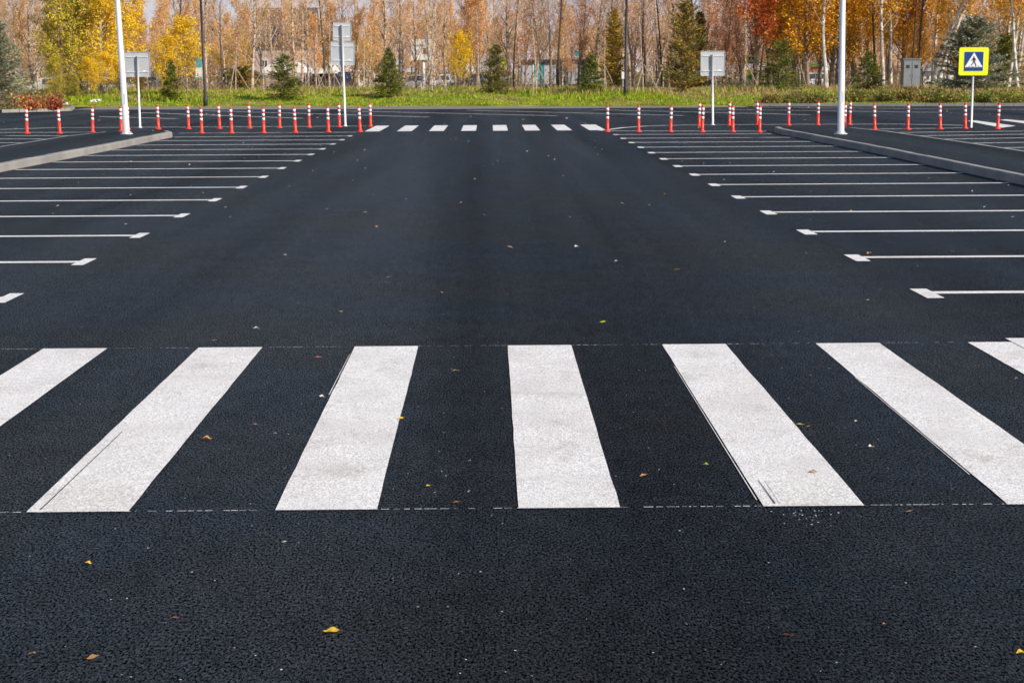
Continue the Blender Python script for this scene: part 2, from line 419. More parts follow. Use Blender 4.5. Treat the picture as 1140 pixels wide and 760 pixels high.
# ------------------------------------------------------------------ kerbed islands
KH = .15
def island(front, back, kerb_w, name, lbl):
    """front: kerb line nearest the aisle (list of xy), back: far edge; asphalt top, concrete kerb along the front."""
    top = MB(); kb = MB()
    n = len(front)
    inner = []; m0 = 2; d0 = Vector(front[3]) - Vector(front[1]); flip = Vector((-d0.y, d0.x)).dot(Vector(back[2]) - Vector(front[2])) < 0
    for i, p in enumerate(front):
        a = Vector(front[max(i - 1, 0)]); b = Vector(front[min(i + 1, n - 1)]); d = (b - a).normalized()
        nrm = Vector((-d.y, d.x))
        if flip: nrm = -nrm
        inner.append(Vector(p) + nrm*kerb_w)
    bz = .006
    for i in range(n - 1):
        p, q = Vector(front[i]), Vector(front[i + 1]); ip, iq = inner[i], inner[i + 1]
        L = (q - p).length; m = max(1, round(L/1.0))
        for k in range(m):                             # one-metre kerb stones with thin joints
            g0, g1 = (k/m) + .004/L, ((k + 1)/m) - .004/L
            a, b = p.lerp(q, g0), p.lerp(q, g1); ia, ib = ip.lerp(iq, g0), ip.lerp(iq, g1)
            dz = R.uniform(-.004, .004); h = KH + dz; ch = .02
            nf = (ia - a).normalized()*ch
            kb.poly([(a.x, a.y, -.02), (b.x, b.y, -.02), (b.x, b.y, h - ch), (a.x, a.y, h - ch)])
            a2, b2 = a + nf, b + nf
            kb.poly([(a.x, a.y, h - ch), (b.x, b.y, h - ch), (b2.x, b2.y, h), (a2.x, a2.y, h)])
            kb.poly([(a2.x, a2.y, h), (b2.x, b2.y, h), (ib.x, ib.y, h), (ia.x, ia.y, h)])
            kb.poly([(ia.x, ia.y, -.02), (ib.x, ib.y, -.02), (ib.x, ib.y, h), (ia.x, ia.y, h)][::-1])
            kb.poly([(a.x, a.y, -.02), (a.x, a.y, h - ch), (a2.x, a2.y, h), (ia.x, ia.y, h), (ia.x, ia.y, -.02)])
            kb.poly([(b.x, b.y, -.02), (b.x, b.y, h - ch), (b2.x, b2.y, h), (ib.x, ib.y, h), (ib.x, ib.y, -.02)][::-1])
    zt = KH - .012
    for i in range(n - 1):
        top.poly([(inner[i].x, inner[i].y, zt), (inner[i + 1].x, inner[i + 1].y, zt), (back[i + 1][0], back[i + 1][1], zt), (back[i][0], back[i][1], zt)])
        top.poly([(back[i][0], back[i][1], zt), (back[i + 1][0], back[i + 1][1], zt), (back[i + 1][0], back[i + 1][1], -.01), (back[i][0], back[i][1], -.01)])
    struct(name + '_kerb', kb, M['kerb'], lbl + ' kerb of concrete stones')
    struct(name + '_pavement', top, M['asphalt_island'], lbl + ' raised asphalt island')
xy = lambda p: (p.x, p.y)
def extend(p, q, t):                                   # extrapolate beyond p away from q
    return (p[0] + (p[0] - q[0])*t, p[1] + (p[1] - q[1])*t)
# left island
fl = [xy(at(0, 191.8)), xy(at(60, 180.0)), xy(at(120, 168.0)), (-8.91, 45.3), (-9.2, 46.3)]
bl = [xy(at(0, 163.5, .14)), xy(at(40, 157.3, .14)), xy(at(72, 152.0, .14)), (-10.9, 45.9), (-10.2, 46.35)]
fl = [extend(fl[0], fl[1], 1.5)] + fl; bl = [extend(bl[0], bl[1], 2.0)] + bl
island(fl, bl, .15, 'left_island', 'sunlit left')
# right island
fr = [xy(at(1140, 206.5)), xy(at(1060, 189.5)), xy(at(980, 172.0)), xy(at(905, 156.8)), xy(at(866, 149.0)), xy(at(862, 147.0))]
br = [xy(at(1140, 168.5, .14)), xy(at(1080, 159.5, .14)), xy(at(1020, 151.0, .14)), xy(at(985, 146.0, .14)), (10.3, 45.9), (8.75, 46.75)]
fr = [extend(fr[0], fr[1], 1.2)] + fr; br = [extend(br[0], br[1], 1.2)] + br
island(fr, br, .15, 'right_island', 'shaded right')
# thin pale kerb along the back edges of the islands
def strip(name, pts, w, m, z, label=None, z2=None):
    mb = MB(); P = [Vector(p) for p in pts]
    for i in range(len(P) - 1):
        d = (P[i + 1] - P[i]).normalized(); nn = Vector((-d.y, d.x))*w*.5
        mb.poly([(*(P[i] - nn), z), (*(P[i + 1] - nn), z), (*(P[i + 1] + nn), z), (*(P[i] + nn), z)])
    return struct(name, mb, m, label)
strip('kerb_edging', [(p[0], p[1]) for p in br[:-1]], .12, M['kerb'], KH - .006, 'pale flush kerb on the far side of the right island')
strip('kerb_edging', [(p[0], p[1]) for p in bl[:-1]], .07, M['paint_old'], KH - .006, 'pale flush kerb on the far side of the left island')
# grassy bed on the far left with its own kerb
gb = MB(); p1 = at(0, 125.6); p2 = at(76, 123.6); p3 = at(80, 121.2); p4 = at(60, 119.0)
px = p1.x - 30
gp = [(px, p1.y - 3.5), (p1.x, p1.y), (p2.x, p2.y), (p3.x, p3.y), (p4.x, vedge(p4.x) + .6), (px, vedge(px) + .6)]
gb.poly([(*p, .12) for p in gp]); struct('planting_bed', gb, M['turf'], 'grass bed at the far left')
kb = MB()
for a, b in zip(gp[:4], gp[1:5]):
    a, b = Vector(a), Vector(b); d = (b - a); n_ = max(1, round(d.length)); nn = Vector((d.y, -d.x)).normalized()*.15
    for k in range(n_):
        p, q = a.lerp(b, k/n_ + .004), a.lerp(b, (k + 1)/n_ - .004)
        kb.box(((p.x + q.x)/2 + nn.x/2, (p.y + q.y)/2 + nn.y/2, .06), ((q - p).length, .15, .17), rz=math.atan2(d.y, d.x))
struct('planting_bed_kerb', kb, M['kerb'], 'pale kerb round the far left bed')

# dark kerb line at the road edge, right part
kb = MB(); a, b = at(838, 118.3), at(1140, 118.3)
a = Vector((a.x, vedge(a.x) - .35)); b = Vector((b.x + 25, vedge(b.x + 25) - .35))
for k in range(56):
    p, q = a.lerp(b, k/56 + .0002), a.lerp(b, (k + 1)/56 - .0002); d = q - p
    kb.box(((p.x + q.x)/2, (p.y + q.y)/2, .06), (d.length, .15, .16), rz=math.atan2(d.y, d.x))
struct('road_kerb', kb, M['kerb'], 'kerb at the road edge on the right')

# ------------------------------------------------------------------ painted markings
def pad(mbs, x0, x1, y0, y1, z): 
    nseg = max(1, int((y1 - y0)/.25))
    if nseg > 1:                                       # slightly uneven painted edges
        L = [(x0 + R.gauss(0, .0012), y0 + (y1 - y0)*k/nseg) for k in range(nseg + 1)]
        Rr = [(x1 + R.gauss(0, .0012), y0 + (y1 - y0)*k/nseg) for k in range(nseg + 1)]
        for k in range(nseg):
            mbs.poly([(*L[k], z), (*Rr[k], z), (*Rr[k + 1], z), (*L[k + 1], z)])
    else: mbs.poly([(x0, y0, z), (x1, y0, z), (x1, y1, z), (x0, y1, z)])
YN, YF, SPX, X0, WW = 6.488, 10.507, 1.019, .108, .425
near_words = {-4: 'leftmost', -3: 'second from left', -2: 'third from left with a smooth overpainted near end', -1: 'left of the middle', 0: 'middle', 1: 'right of the middle with a repainted patch', 2: 'third from right', 3: 'second from right', 4: 'rightmost'}
for k in range(-4, 5):
    mb = MB(); dx = {-2: -.02, -3: -.03, 1: .01, 2: .02, 3: .02}.get(k, 0)
    pad(mb, X0 + SPX*k + dx, X0 + SPX*k + WW + dx, YN - .002*k, YF - .002*k, .004)
    o = struct('crosswalk_stripe', mb, M['paint'], 'white stripe of the near crossing, ' + near_words[k])
    # thin double edge where the stencil was set twice
    if k in (1, 2, -1):
        e = MB(); xx = X0 + SPX*k + dx - .010; ya, yb = {1: (YN + .1, YF - .8), 2: (YN + .5, YF - 1.2), -1: (YF - 1.6, YF - .3)}[k]
        e.poly([(xx - .005, ya, .004), (xx, ya, .004), (xx + .003, yb, .004), (xx, yb, .004)])
        struct('crosswalk_edge_line', e, M['paint_line'])
e = MB(); x = X0 - 2*SPX - .02; pad(e, x + .10, x + .37, YN + .03, YN + 1.25, .0052); struct('crosswalk_patch', e, M['paint_smooth'])
e = MB(); x = X0 + SPX + .01; pad(e, x + .075, x + .40, YN + .02, YN + .42, .0052); struct('crosswalk_patch', e, M['paint_smooth'])
e = MB(); x = X0 - 2*SPX - .02; e.poly([(x + .05, YN + .03, .0062), (x + .056, YN + .03, .0062), (x + .066, YN + 1.5, .0062), (x + .062, YN + 1.5, .0062)])
x = X0 + SPX + .01; e.poly([(x + .052, YN + .03, .0066), (x + .057, YN + .03, .0066), (x + .050, YN + .42, .0066), (x + .047, YN + .42, .0066)])
struct('crosswalk_scratch', e, M['tyre'])
# snapped chalk lines along both ends of the crossing
ck = MB()
for y in (YN + .005, YF + .0):
    x = -5.2
    while x < 5.6:
        L = R.uniform(.006, .04)
        if R.random() < .78: w = R.uniform(.001, .0038); ck.poly([(x, y - w, .0035), (x + L, y - w, .0035), (x + L, y + w, .0035), (x, y + w, .0035)])
        x += L + R.uniform(.002, .02)
struct('chalk_line', ck, M['paint_line'], 'broken chalk guide lines along both ends of the near crossing')

# far crossing: eight stripes
fx = [(407.4, 425.3), (443, 460.6), (478.3, 494.8), (514.4, 529.8), (549.3, 565), (583.6, 600.0), (618.6, 635), (652, 672.5)]
y0f = sum(at((a + b)/2, 146.3).y for a, b in fx)/8; ynf, yff = 48.8, 53.8
for i in range(8):
    mb = MB(); x = -3.794 + .972*i; pad(mb, x, x + .45 + (.06 if i == 7 else 0), ynf, yff, .004)
    struct('crosswalk_stripe', mb, M['paint_line'], 'white stripe of the far crossing, number %d from the left' % (i + 1))

# stall lines
LK = [Vector(p) for p in fl]; RK = [Vector(p) for p in fr]
def xat(line, y, side):
    for a, b in zip(line, line[1:]):
        lo, hi = sorted((a.y, b.y))
        if lo <= y <= hi and hi > lo: return a.x + (b.x - a.x)*(y - a.y)/(b.y - a.y)
    return None
XL, XR, YL0, YR0 = -3.882, 3.479, 13.232, 13.137
for i in range(-1, 15):
    yt = YL0 + 2.5*i; mb = MB(); yc = yt - .28
    x1 = xat(LK, yc, 0); x1 = (x1 + .06) if x1 is not None else (-12.5 if yc < 30 else XL - 5.4)
    if i == 14: yc = 48.25; yt = yc + .12
    pad(mb, x1, XL - .12, yc - .07, yc + .07, .004)
    if i < 14: mb.poly([(XL - .12, yt - .55, .004), (XL, yt - .55, .004), (XL, yt, .004), (XL - .12, yt, .004)])
    struct('stall_line', mb, M['paint_line'], 'white parking bay line, left row')
for i in range(-1, 14):
    yt = YR0 + 2.5*i; mb = MB(); yc = yt - .23
    x1 = xat(RK, yc, 0); x1 = (x1 - .06) if x1 is not None else (12.5 if yc < 30 else XR + 5.4)
    pad(mb, XR + .14, x1, yc - .07, yc + .07, .006 if i < 0 else .004)
    z = .007 if i < 0 else .004; mb.poly([(XR, yt - .55, z), (XR + .14, yt - .55, z), (XR + .14, yt, z), (XR, yt, z)])
    struct('stall_line', mb, M['paint_line'], 'white parking bay line, right row')
def pxline(name, P, w, m=None, label=None):
    return strip(name, [xy(at(u, v)) for u, v in P], w, m or M['paint_line'], .004, label)
pxline('stall_line', [(676, 146.0), (853, 146.3)], .16)
# edge lines before the service road
pxline('edge_line', [(-60, 145.6), (0, 144.4), (40, 143.0), (63, 142.3), (120, 142.1), (220, 141.6), (408, 140.6)], .16, label='long white edge line left of the far crossing')
pxline('edge_line', [(668, 145.6), (680, 144.2), (695, 142.2), (720, 140.6), (755, 139.6), (800, 139.0), (890, 138.6), (1000, 138.3), (1076, 139.8)], .16, label='long curved white edge line right of the far crossing')
# slanting bay lines on the service road
for (a, b) in [((110, 129.9), (197, 132.5)), ((157, 125.6), (337, 132.0)), ((227, 123.4), (478, 130.6)), ((380, 123.6), (620, 129.2)), ((520, 122.9), (761, 128.9)), ((660, 122.3), (902, 128.0)), ((790, 121.8), (1045, 125.4)), ((838, 119.8), (1160, 122.2))]:
    pxline('service_road_line', [a, b], .17)
# bays beyond the islands
for (a, b) in [((-20, 147.9), (100, 147.4)), ((-20, 151.2), (76, 151.5)), ((-20, 155.0), (51, 155.0)), ((-20, 159.2), (24, 159.2))]:
    pxline('stall_line', [a, b], .15, label='white bay line beyond the left island')
for (a, b) in [((965, 144.2), (1072, 142.6)), ((1001, 147.8), (1170, 145.8)), ((1016.6, 151.5), (1170, 149.2)), ((1041.5, 155.3), (1170, 153.2)), ((1072, 159.8), (1170, 158.3)), ((1105.7, 165.0), (1170, 164.0))]:
    pxline('stall_line', [a, b], .15, label='white bay line beyond the right island')
quad('crosswalk_stripe', [at(1076.7, 134.9), at(1085.7, 134.4), at(1131, 140.4), at(1115, 142.5)], M['paint_line'], .006, 'slanting white stripe by the yellow crossing sign')
quad('crosswalk_stripe', [at(1112.6, 133.8), at(1120, 133.1), at(1160, 136.8), at(1160, 140.3)], M['paint_line'], .006, 'slanting white stripe at the right edge beyond the bollards')

# ------------------------------------------------------------------ bollards
def make_bollard(root):
    b = MB(); b.lathe([(.10, .0), (.10, .012), (.085, .022), (.055, .05), (.047, .09), (.044, .36)], 14); b.build('lower_tube', M['orange'], root, True)
    u = MB(); u.lathe([(.040, .36), (.040, .72), (.034, .745), (.018, .755)], 14); u.build('upper_tube', M['orange'], root, True)
    for z in (.375, .50, .625):
        w = MB(); w.lathe([(.0435, z), (.0435, z + .078)], 14); w.build('reflective_band', M['reflective'], root, True)
    f = MB(); f.lathe([(.105, .001), (.11, .006), (.09, .012)], 12); f.build('rubber_foot', M['tyre'], root, True)
    cap = MB(); cap.lathe([(.036, .745), (.037, .765), (.024, .775)], 12); cap.build('cap', M['orange'], root, True)
front_l = [(30.1, 148.6), (66.7, 148.7), (103.2, 147.4), (135.2, 146.6)]
front_m = [(224.6, 148.4), (257.9, 148.4), (293.7, 148.1), (329, 147.8), (365.7, 147.2), (401, 146.8)]
back_l = [(142.7, 144.2), (176.4, 143.9), (210.1, 143.6), (244.6, 143.3), (278.1, 142.8), (311.4, 142.4), (344.2, 142), (377.9, 141.5), (412.6, 141)]
front_r = [(676.2, 146.9), (710.9, 146.9), (746.5, 147.0), (781.7, 147), (815.8, 147.1), (845.5, 147.2)]
back_r = [(778.1, 140.2), (811.8, 139.8), (843.2, 139.2), (877.9, 139.6), (910.5, 139.3), (945.7, 138.8)]
side_r = [(940, 143.6), (973.7, 144.2), (1010.5, 144.4), (1046.7, 143.9), (1074.5, 143.2), (1110.5, 143.6)]
ordn = ['first', 'second', 'third', 'fourth', 'fifth', 'sixth', 'seventh', 'eighth', 'ninth']
proto = None
for lst, row in ((front_l, 'the group beyond the left island'), (front_m, 'near row left of the far crossing'), (back_l, 'far row left of the far crossing'),
                 (front_r, 'near row right of the far crossing'), (back_r, 'far row right of the far crossing'), (side_r, 'the row past the right lamp post')):
    for i, (u, v) in enumerate(lst):
        lb = 'white-banded orange bollard, %s from left in %s' % (ordn[i], row)
        gp_ = 'orange and white bollards, ' + row
        p = at(u, v + .3); onI = False
        if proto is None:
            proto = empty('bollard', p, lb, 'bollard', gp_); make_bollard(proto); index_kids(proto); o = proto
        else:
            o = copy_tree(proto); o.location = p
            o['label'] = lb; o['group'] = gp_
        o.rotation_euler = (R.gauss(0, .015), R.gauss(0, .02), R.uniform(0, 6))

# ------------------------------------------------------------------ poles and signs
def pole_to(root, name, base, top, r0, r1, m, n=14, base_z=0):
    b = MB(); b.tube([(0, 0, base_z), tuple(Vector(top) - Vector(base))], [r0, r1], n); return b.build(name, m, root, True)
def light_pole(u, v, u0, lbl, side):
    base = at(u, v, KH - .012); r = empty('lamp_post', base, lbl, 'lamp post', 'white tapered lamp posts on the kerbed islands')
    t = atY(u0, 0, base.y) - base; t = t*(9.0/t.z)
    b = MB(); b.tube([(0, 0, 0), tuple(t)], [.088, .045], 20); b.build('post', M['galv'], r, True)
    f = MB(); f.lathe([(.17, 0), (.17, .02), (.10, .025), (.10, .07), (.092, .075)], 20); f.build('flange', M['galv'], r)
    for k in range(4):
        bt = MB(); a = PI/4 + k*PI/2; bt.lathe([(.018, .02), (.018, .05), (.008, .06)], 6, c=(.135*math.cos(a), .135*math.sin(a), 0)); bt.build('bolt', M['rim'], r)
    d = MB(); d.box((t.x*.1, t.y*.1 - .079, .95), (.09, .012, .28)); d.build('hatch', M['galv'], r)
    arm = MB(); arm.tube([tuple(t), tuple(t + Vector((side*.5, 0, .25))), tuple(t + Vector((side*1.3, 0, .35)))], [.035, .03, .03], 8); arm.build('arm', M['galv'], r, True)
    h = MB(); h.box(tuple(t + Vector((side*1.6, 0, .36))), (.7, .3, .1)); h.build('lamp_head', M['signback'], r)
light_pole(141, 149.3, 130.6, 'white lamp post rising from the left island beside a square sign back', 1)
light_pole(936, 149.3, 938.2, 'white lamp post rising from the right island', -1)

def thin_pole(u, v, u0, lbl, r=.05):
    base = at(u, v, .1)
    base = Vector((base.x, base.y, ground_z(base.x, base.y) - .05))
    o = empty('street_pole', base, lbl, 'pole')
    t = atY(u0, 0, base.y) - base; t = t*(8.5/t.z)
    b = MB(); b.tube([(0, 0, 0), tuple(t)], [.085, .055], 12); b.build('post', M['blackpole'], o, True)
    s = MB(); s.lathe([(.12, 0), (.12, .5), (.085, .55)], 12); s.build('base_sleeve', M['blackpole'], o, True)
    h = MB(); h.tube([tuple(t), tuple(t + Vector((.9, -.2, .25)))], .04, 8); h.build('arm', M['blackpole'], o, True)
    h = MB(); h.box(tuple(t + Vector((1.2, -.25, .28))), (.6, .25, .09)); h.build('lamp_head', M['blackpole'], o)
thin_pole(228.9, 116.5, 223.5, 'thin black lamp pole standing on the verge left of the double sign')
thin_pole(696.4, 114.0, 697.6, 'thin black lamp pole standing on the verge right of centre')

def rrect(w, h, r, n=6):
    o = []
    for cx, cz, a0 in ((w/2 - r, h/2 - r, 0), (-w/2 + r, h/2 - r, PI/2), (-w/2 + r, -h/2 + r, PI), (w/2 - r, -h/2 + r, 1.5*PI)):
        for k in range(n + 1):
            a = a0 + PI/2*k/n; o.append((cx + r*math.cos(a), cz + r*math.sin(a)))
    return o
def back_sign(u, v, utop, vtop, boards, lbl, name='road_sign'):
    base = at(u, v); r = empty(name, base, lbl, 'road sign')
    top = atY(utop, vtop, base.y)
    b = MB(); b.tube([(0, 0, 0), tuple(top - base)], .034, 12); b.build('pole', M['whitepole'], r, True)
    f = MB(); f.lathe([(.07, 0), (.07, .012), (.036, .03)], 12); f.build('foot', M['whitepole'], r)
    for (u0, v0, u1, v1, tilt) in boards:
        a = atY(u0, v0, base.y + .05); c = atY(u1, v1, base.y + .05); w, h = c.x - a.x, a.z - c.z
        mid = (a + c)/2 - base; mid.y = .052
        pl = MB(); pl.prism(rrect(w, h, .05), -.006, .006); o = pl.build('sign_plate', M['signback'], r); o.location = mid; o.rotation_euler = (0, tilt, .06)
        rim = MB()
        oo, ii = rrect(w, h, .05), rrect(w - .03, h - .03, .04)
        for k in range(len(oo)):
            k2 = (k + 1) % len(oo)
            rim.poly([(oo[k][0], -.020, oo[k][1]), (oo[k2][0], -.020, oo[k2][1]), (ii[k2][0], -.020, ii[k2][1]), (ii[k][0], -.020, ii[k][1])])
            rim.poly([(oo[k][0], -.0065, oo[k][1]), (oo[k2][0], -.0065, oo[k2][1]), (oo[k2][0], -.020, oo[k2][1]), (oo[k][0], -.020, oo[k][1])])
            rim.poly([(ii[k][0], -.0065, ii[k][1]), (ii[k2][0], -.0065, ii[k2][1]), (ii[k2][0], -.020, ii[k2][1]), (ii[k][0], -.020, ii[k][1])])
        rim.build('folded_rim', M['signback'], o)
        for zz in (-h*.3, h*.3):
            br_ = MB(); br_.box((0, -.016, zz), (w*.86, .016, .03)); br_.build('bracket_rail', M['galv'], o)
        st = MB(); st.box((w*.28, -.0085, -h*.28), (.075, .003, .05)); st.build('reflection_spot', M['signwhite'], o)  # bright reflection by the lower rail, put in as a small white plate
back_sign(156, 142.2, 152.5, 63, [(137.3, 58, 167.4, 85.7, 0)], 'square grey sign back on white pole beside the left lamp post')
back_sign(384.6, 140.6, 380.2, 28, [(370.6, 25, 391.4, 45.6, .02), (367.9, 46.4, 395.2, 72.8, .02)], 'pole with two stacked grey sign backs near the end of the left bollards')
back_sign(793.6, 139.2, 792.8, 61, [(780, 57, 807, 84.6, 0)], 'square grey sign back on white pole behind the right bollards')

def ped_face(root, w, blue_w, yof, mats=True):
    def layer(name, poly, y, m, parent):
        mb = MB(); mb.prism(poly, y - .002, y + .002); return mb.build(name, m, parent)
    q = w/2*.96
    tri = layer('white_triangle', [(-.47*blue_w, -.30*blue_w), (.47*blue_w, -.30*blue_w), (0, .47*blue_w)], yof - .006, M['signwhite'], root)
    k = blue_w
    P = MB(); y = yof - .010
    def pp(pts): P.prism([(a*k, b*k) for a, b in pts], y - .0015, y + .0015)
    n = 14; pp([(.0 + .034*math.cos(2*PI*i/n), .235 + .034*math.sin(2*PI*i/n)) for i in range(n)])            # head
    pp([(-.045, .19), (.035, .195), (.055, .12), (.045, .0), (-.035, .0), (-.05, .10)])                        # torso
    P.prism([(a*k, b*k) for a, b in [(.045, .18), (.10, .10), (.125, .035), (.10, .025), (.07, .09), (.03, .13)]], y - .0025, y + .0005)   # front arm
    P.prism([(a*k, b*k) for a, b in [(-.04, .185), (-.11, .10), (-.12, .02), (-.095, .015), (-.08, .085), (-.03, .13)]], y - .0025, y + .0005)
    P.prism([(a*k, b*k) for a, b in [(.0, .02), (.048, .02), (.085, -.08), (.15, -.22), (.11, -.235), (.04, -.10)]], y - .0028, y + .0002)  # leading leg
    P.prism([(a*k, b*k) for a, b in [(-.038, .02), (.01, .02), (-.02, -.10), (-.13, -.225), (-.165, -.205), (-.065, -.09)]], y - .0032, y - .0004)
    P.build('walking_figure', M['signblack'], root)
    Z = MB()
    for i in range(4):
        x = -.27 + .165*i; Z.prism([(a*k, b*k) for a, b in [(x, -.275), (x + .08, -.275), (x + .075, -.245), (x + .01, -.245)]], y - .0015, y + .0015)
    Z.build('zebra_mark', M['signblack'], root)
def crossing_sign(u, v, u0, v0, u1, v1, lbl, pole_top, Y=None):
    base = at(u, v) if Y is None else Vector((atY(u, v, Y).x, Y, 0))
    base.z = ground_z(base.x, base.y) if base.y > 70 else 0
    r = empty('crossing_sign', base, lbl, 'road sign')
    a = atY(u0, v0, base.y - .06); c = atY(u1, v1, base.y - .06); w, h = c.x - a.x, a.z - c.z; mid = (a + c)/2 - base
    b = MB(); b.tube([(0, 0, 0), (mid.x, 0, mid.z + h*.4)], .032, 12); b.build('pole', M['whitepole'], r, True)
    bd = MB(); bd.prism(rrect(w, h, w*.07), -.006, .006); o = bd.build('sign_board', M['yellow'], r); o.location = (mid.x, -.055, mid.z); o.rotation_euler = (0, 0, -.03)
    bk = MB(); bk.prism(rrect(w*.67, w*.67, .012), -.010, -.0061); bk.build('white_border', M['signwhite'], o)
    bl_ = MB(); bl_.prism(rrect(w*.645, w*.645, .01), -.014, -.0101); bl_.build('blue_panel', M['signblue'], o)
    ped_face(o, w, w*.645, -.014)
    rear = MB(); rear.box((0, .022, 0), (w*.5, .03, .04)); rear.build('bracket', M['galv'], o)
crossing_sign(1081.3, 142.2, 1068.4, 53, 1099.6, 84, 'bright yellow crossing sign with a walking figure in front of the big blue spruce', None)
crossing_sign(836, 97, 831.8, 62.5, 841.2, 71.5, 'small distant yellow crossing sign among the trees', None, Y=112)

# ------------------------------------------------------------------ trees
def wander(h, lean, n=8, amp=.05):
    pts = [Vector((0, 0, 0))]; d = Vector((lean[0], lean[1], 1))
    for i in range(n):
        d = d + Vector((R.gauss(0, amp), R.gauss(0, amp), 0)); pts.append(pts[-1] + d.normalized()*(h/n))
    return pts
def along(pts, t):
    f = t*(len(pts) - 1); i = min(int(f), len(pts) - 2); return pts[i].lerp(pts[i + 1], f - i)
def jit(c, a=.25):
    k = 1 + R.uniform(-a, a); return tuple(min(.95, max(.003, x*k*(1 + R.uniform(-.08, .08)))) for x in c)

TAN = [(.86, .58, .30), (.88, .59, .25), (.78, .52, .29), (.88, .50, .16), (.80, .60, .38)]
ORANGE = [(.86, .38, .08), (.78, .29, .06), (.88, .46, .12), (.74, .36, .14)]
PINK = [(.74, .36, .25), (.68, .42, .32), (.78, .38, .19)]
GOLD = [(.92, .60, .02), (.95, .66, .03), (.82, .52, .015), (.74, .52, .03), (.9, .52, .02)]
GREENGOLD = [(.52, .48, .04), (.34, .36, .04), (.72, .58, .03), (.22, .25, .04), (.60, .36, .12)]
AMBER = [(.70, .34, .015), (.60, .26, .012), (.82, .44, .02), (.46, .22, .015), (.86, .36, .02)]
RED = [(.86, .20, .08), (.90, .28, .10), (.72, .15, .07), (.90, .36, .10)]
OLIVE = [(.22, .18, .035), (.32, .22, .04), (.13, .14, .025), (.42, .24, .05)]
SPRUCE = [(.10, .135, .010), (.14, .17, .014), (.07, .10, .010), (.20, .21, .02)]
BLUESP = [(.24, .25, .17), (.32, .31, .20), (.16, .18, .125), (.38, .35, .22)]
OLSP = [(.15, .15, .025), (.10, .11, .02), (.20, .17, .03)]
VIOLET = [(.42, .32, .33), (.50, .37, .36), (.36, .27, .28)]

def deciduous(h, r0, trunk_m, leafcols, nleaf, twigcol, lean=(0, 0), limb0=.18, spread=.28, nl=34, leafsize=.13, nsub=5, twig=4, upright=1.0, amp=.05, core=1.0, limbr=.33):
    """Returns (trunk mesh, crown mesh): tapered trunk with limbs; crown of fine twigs and single leaf-sized faces gathered in clumps."""
    tk = MB(); cr = MB(); pts = wander(h, lean, 9, amp)
    rads = [r0*(1 - (i/9)**1.15*.93) for i in range(10)]; rads[0] *= 1.25
    tk.tube(pts, rads, 8)
    tips = []
    for i in range(nl):
        t = limb0 + (1 - limb0)*(i + R.random())/nl; t = min(t, .985)
        p = along(pts, t); a = R.uniform(0, 2*PI)
        L = h*spread*(.35 + 1.0*(1 - t)**.7)*R.uniform(.55, 1.15)*core
        el = (.75 + .55*R.random())*upright
        d = Vector((math.cos(a), math.sin(a), el*1.15)).normalized()
        q1 = p + d*L*.5; q2 = q1 + (d + Vector((R.gauss(0, .12), R.gauss(0, .12), .35))).normalized()*L*.5
        rr = r0*(1 - t)*limbr + .008
        tk.tube([p, q1, q2], [rr, rr*.6, rr*.22], 4, caps=False)
        for k in range(nsub):
            s = R.uniform(.25, 1.0); b = p.lerp(q1, s*2) if s < .5 else q1.lerp(q2, s*2 - 1)
            d2 = (d*.7 + Vector((R.gauss(0, .55), R.gauss(0, .55), R.uniform(.0, .7)))).normalized(); L2 = L*R.uniform(.25, .55)
            e = b + d2*L2; cr.ribbon(b, e, max(.011, rr*.55), jit(twigcol)); 
            for m in range(twig):
                w = b.lerp(e, R.uniform(.2, 1)); f = w + (d2*.8 + Vector((R.gauss(0, .5), R.gauss(0, .5), R.gauss(.15, .45)))).normalized()*L2*R.uniform(.25, .6)
                cr.ribbon(w, f, .014, jit(twigcol)); tips.append((w, f))
        tips.append((q1, q2))
    ncl = max(1, len(tips))
    for i in range(nleaf):
        w, f = tips[int(R.random()**1.0*ncl)] if R.random() > .15 else tips[R.randrange(ncl)]
        p = w.lerp(f, R.uniform(.1, 1.1)); sp = leafsize*1.2
        cr.leaf((p.x + R.gauss(0, sp), p.y + R.gauss(0, sp), p.z + R.gauss(0, sp)), leafsize*R.uniform(.55, 1.35), jit(R.choice(leafcols)))
    return tk.mesh('trunk', trunk_m), cr.mesh('crown', M['leaf'])

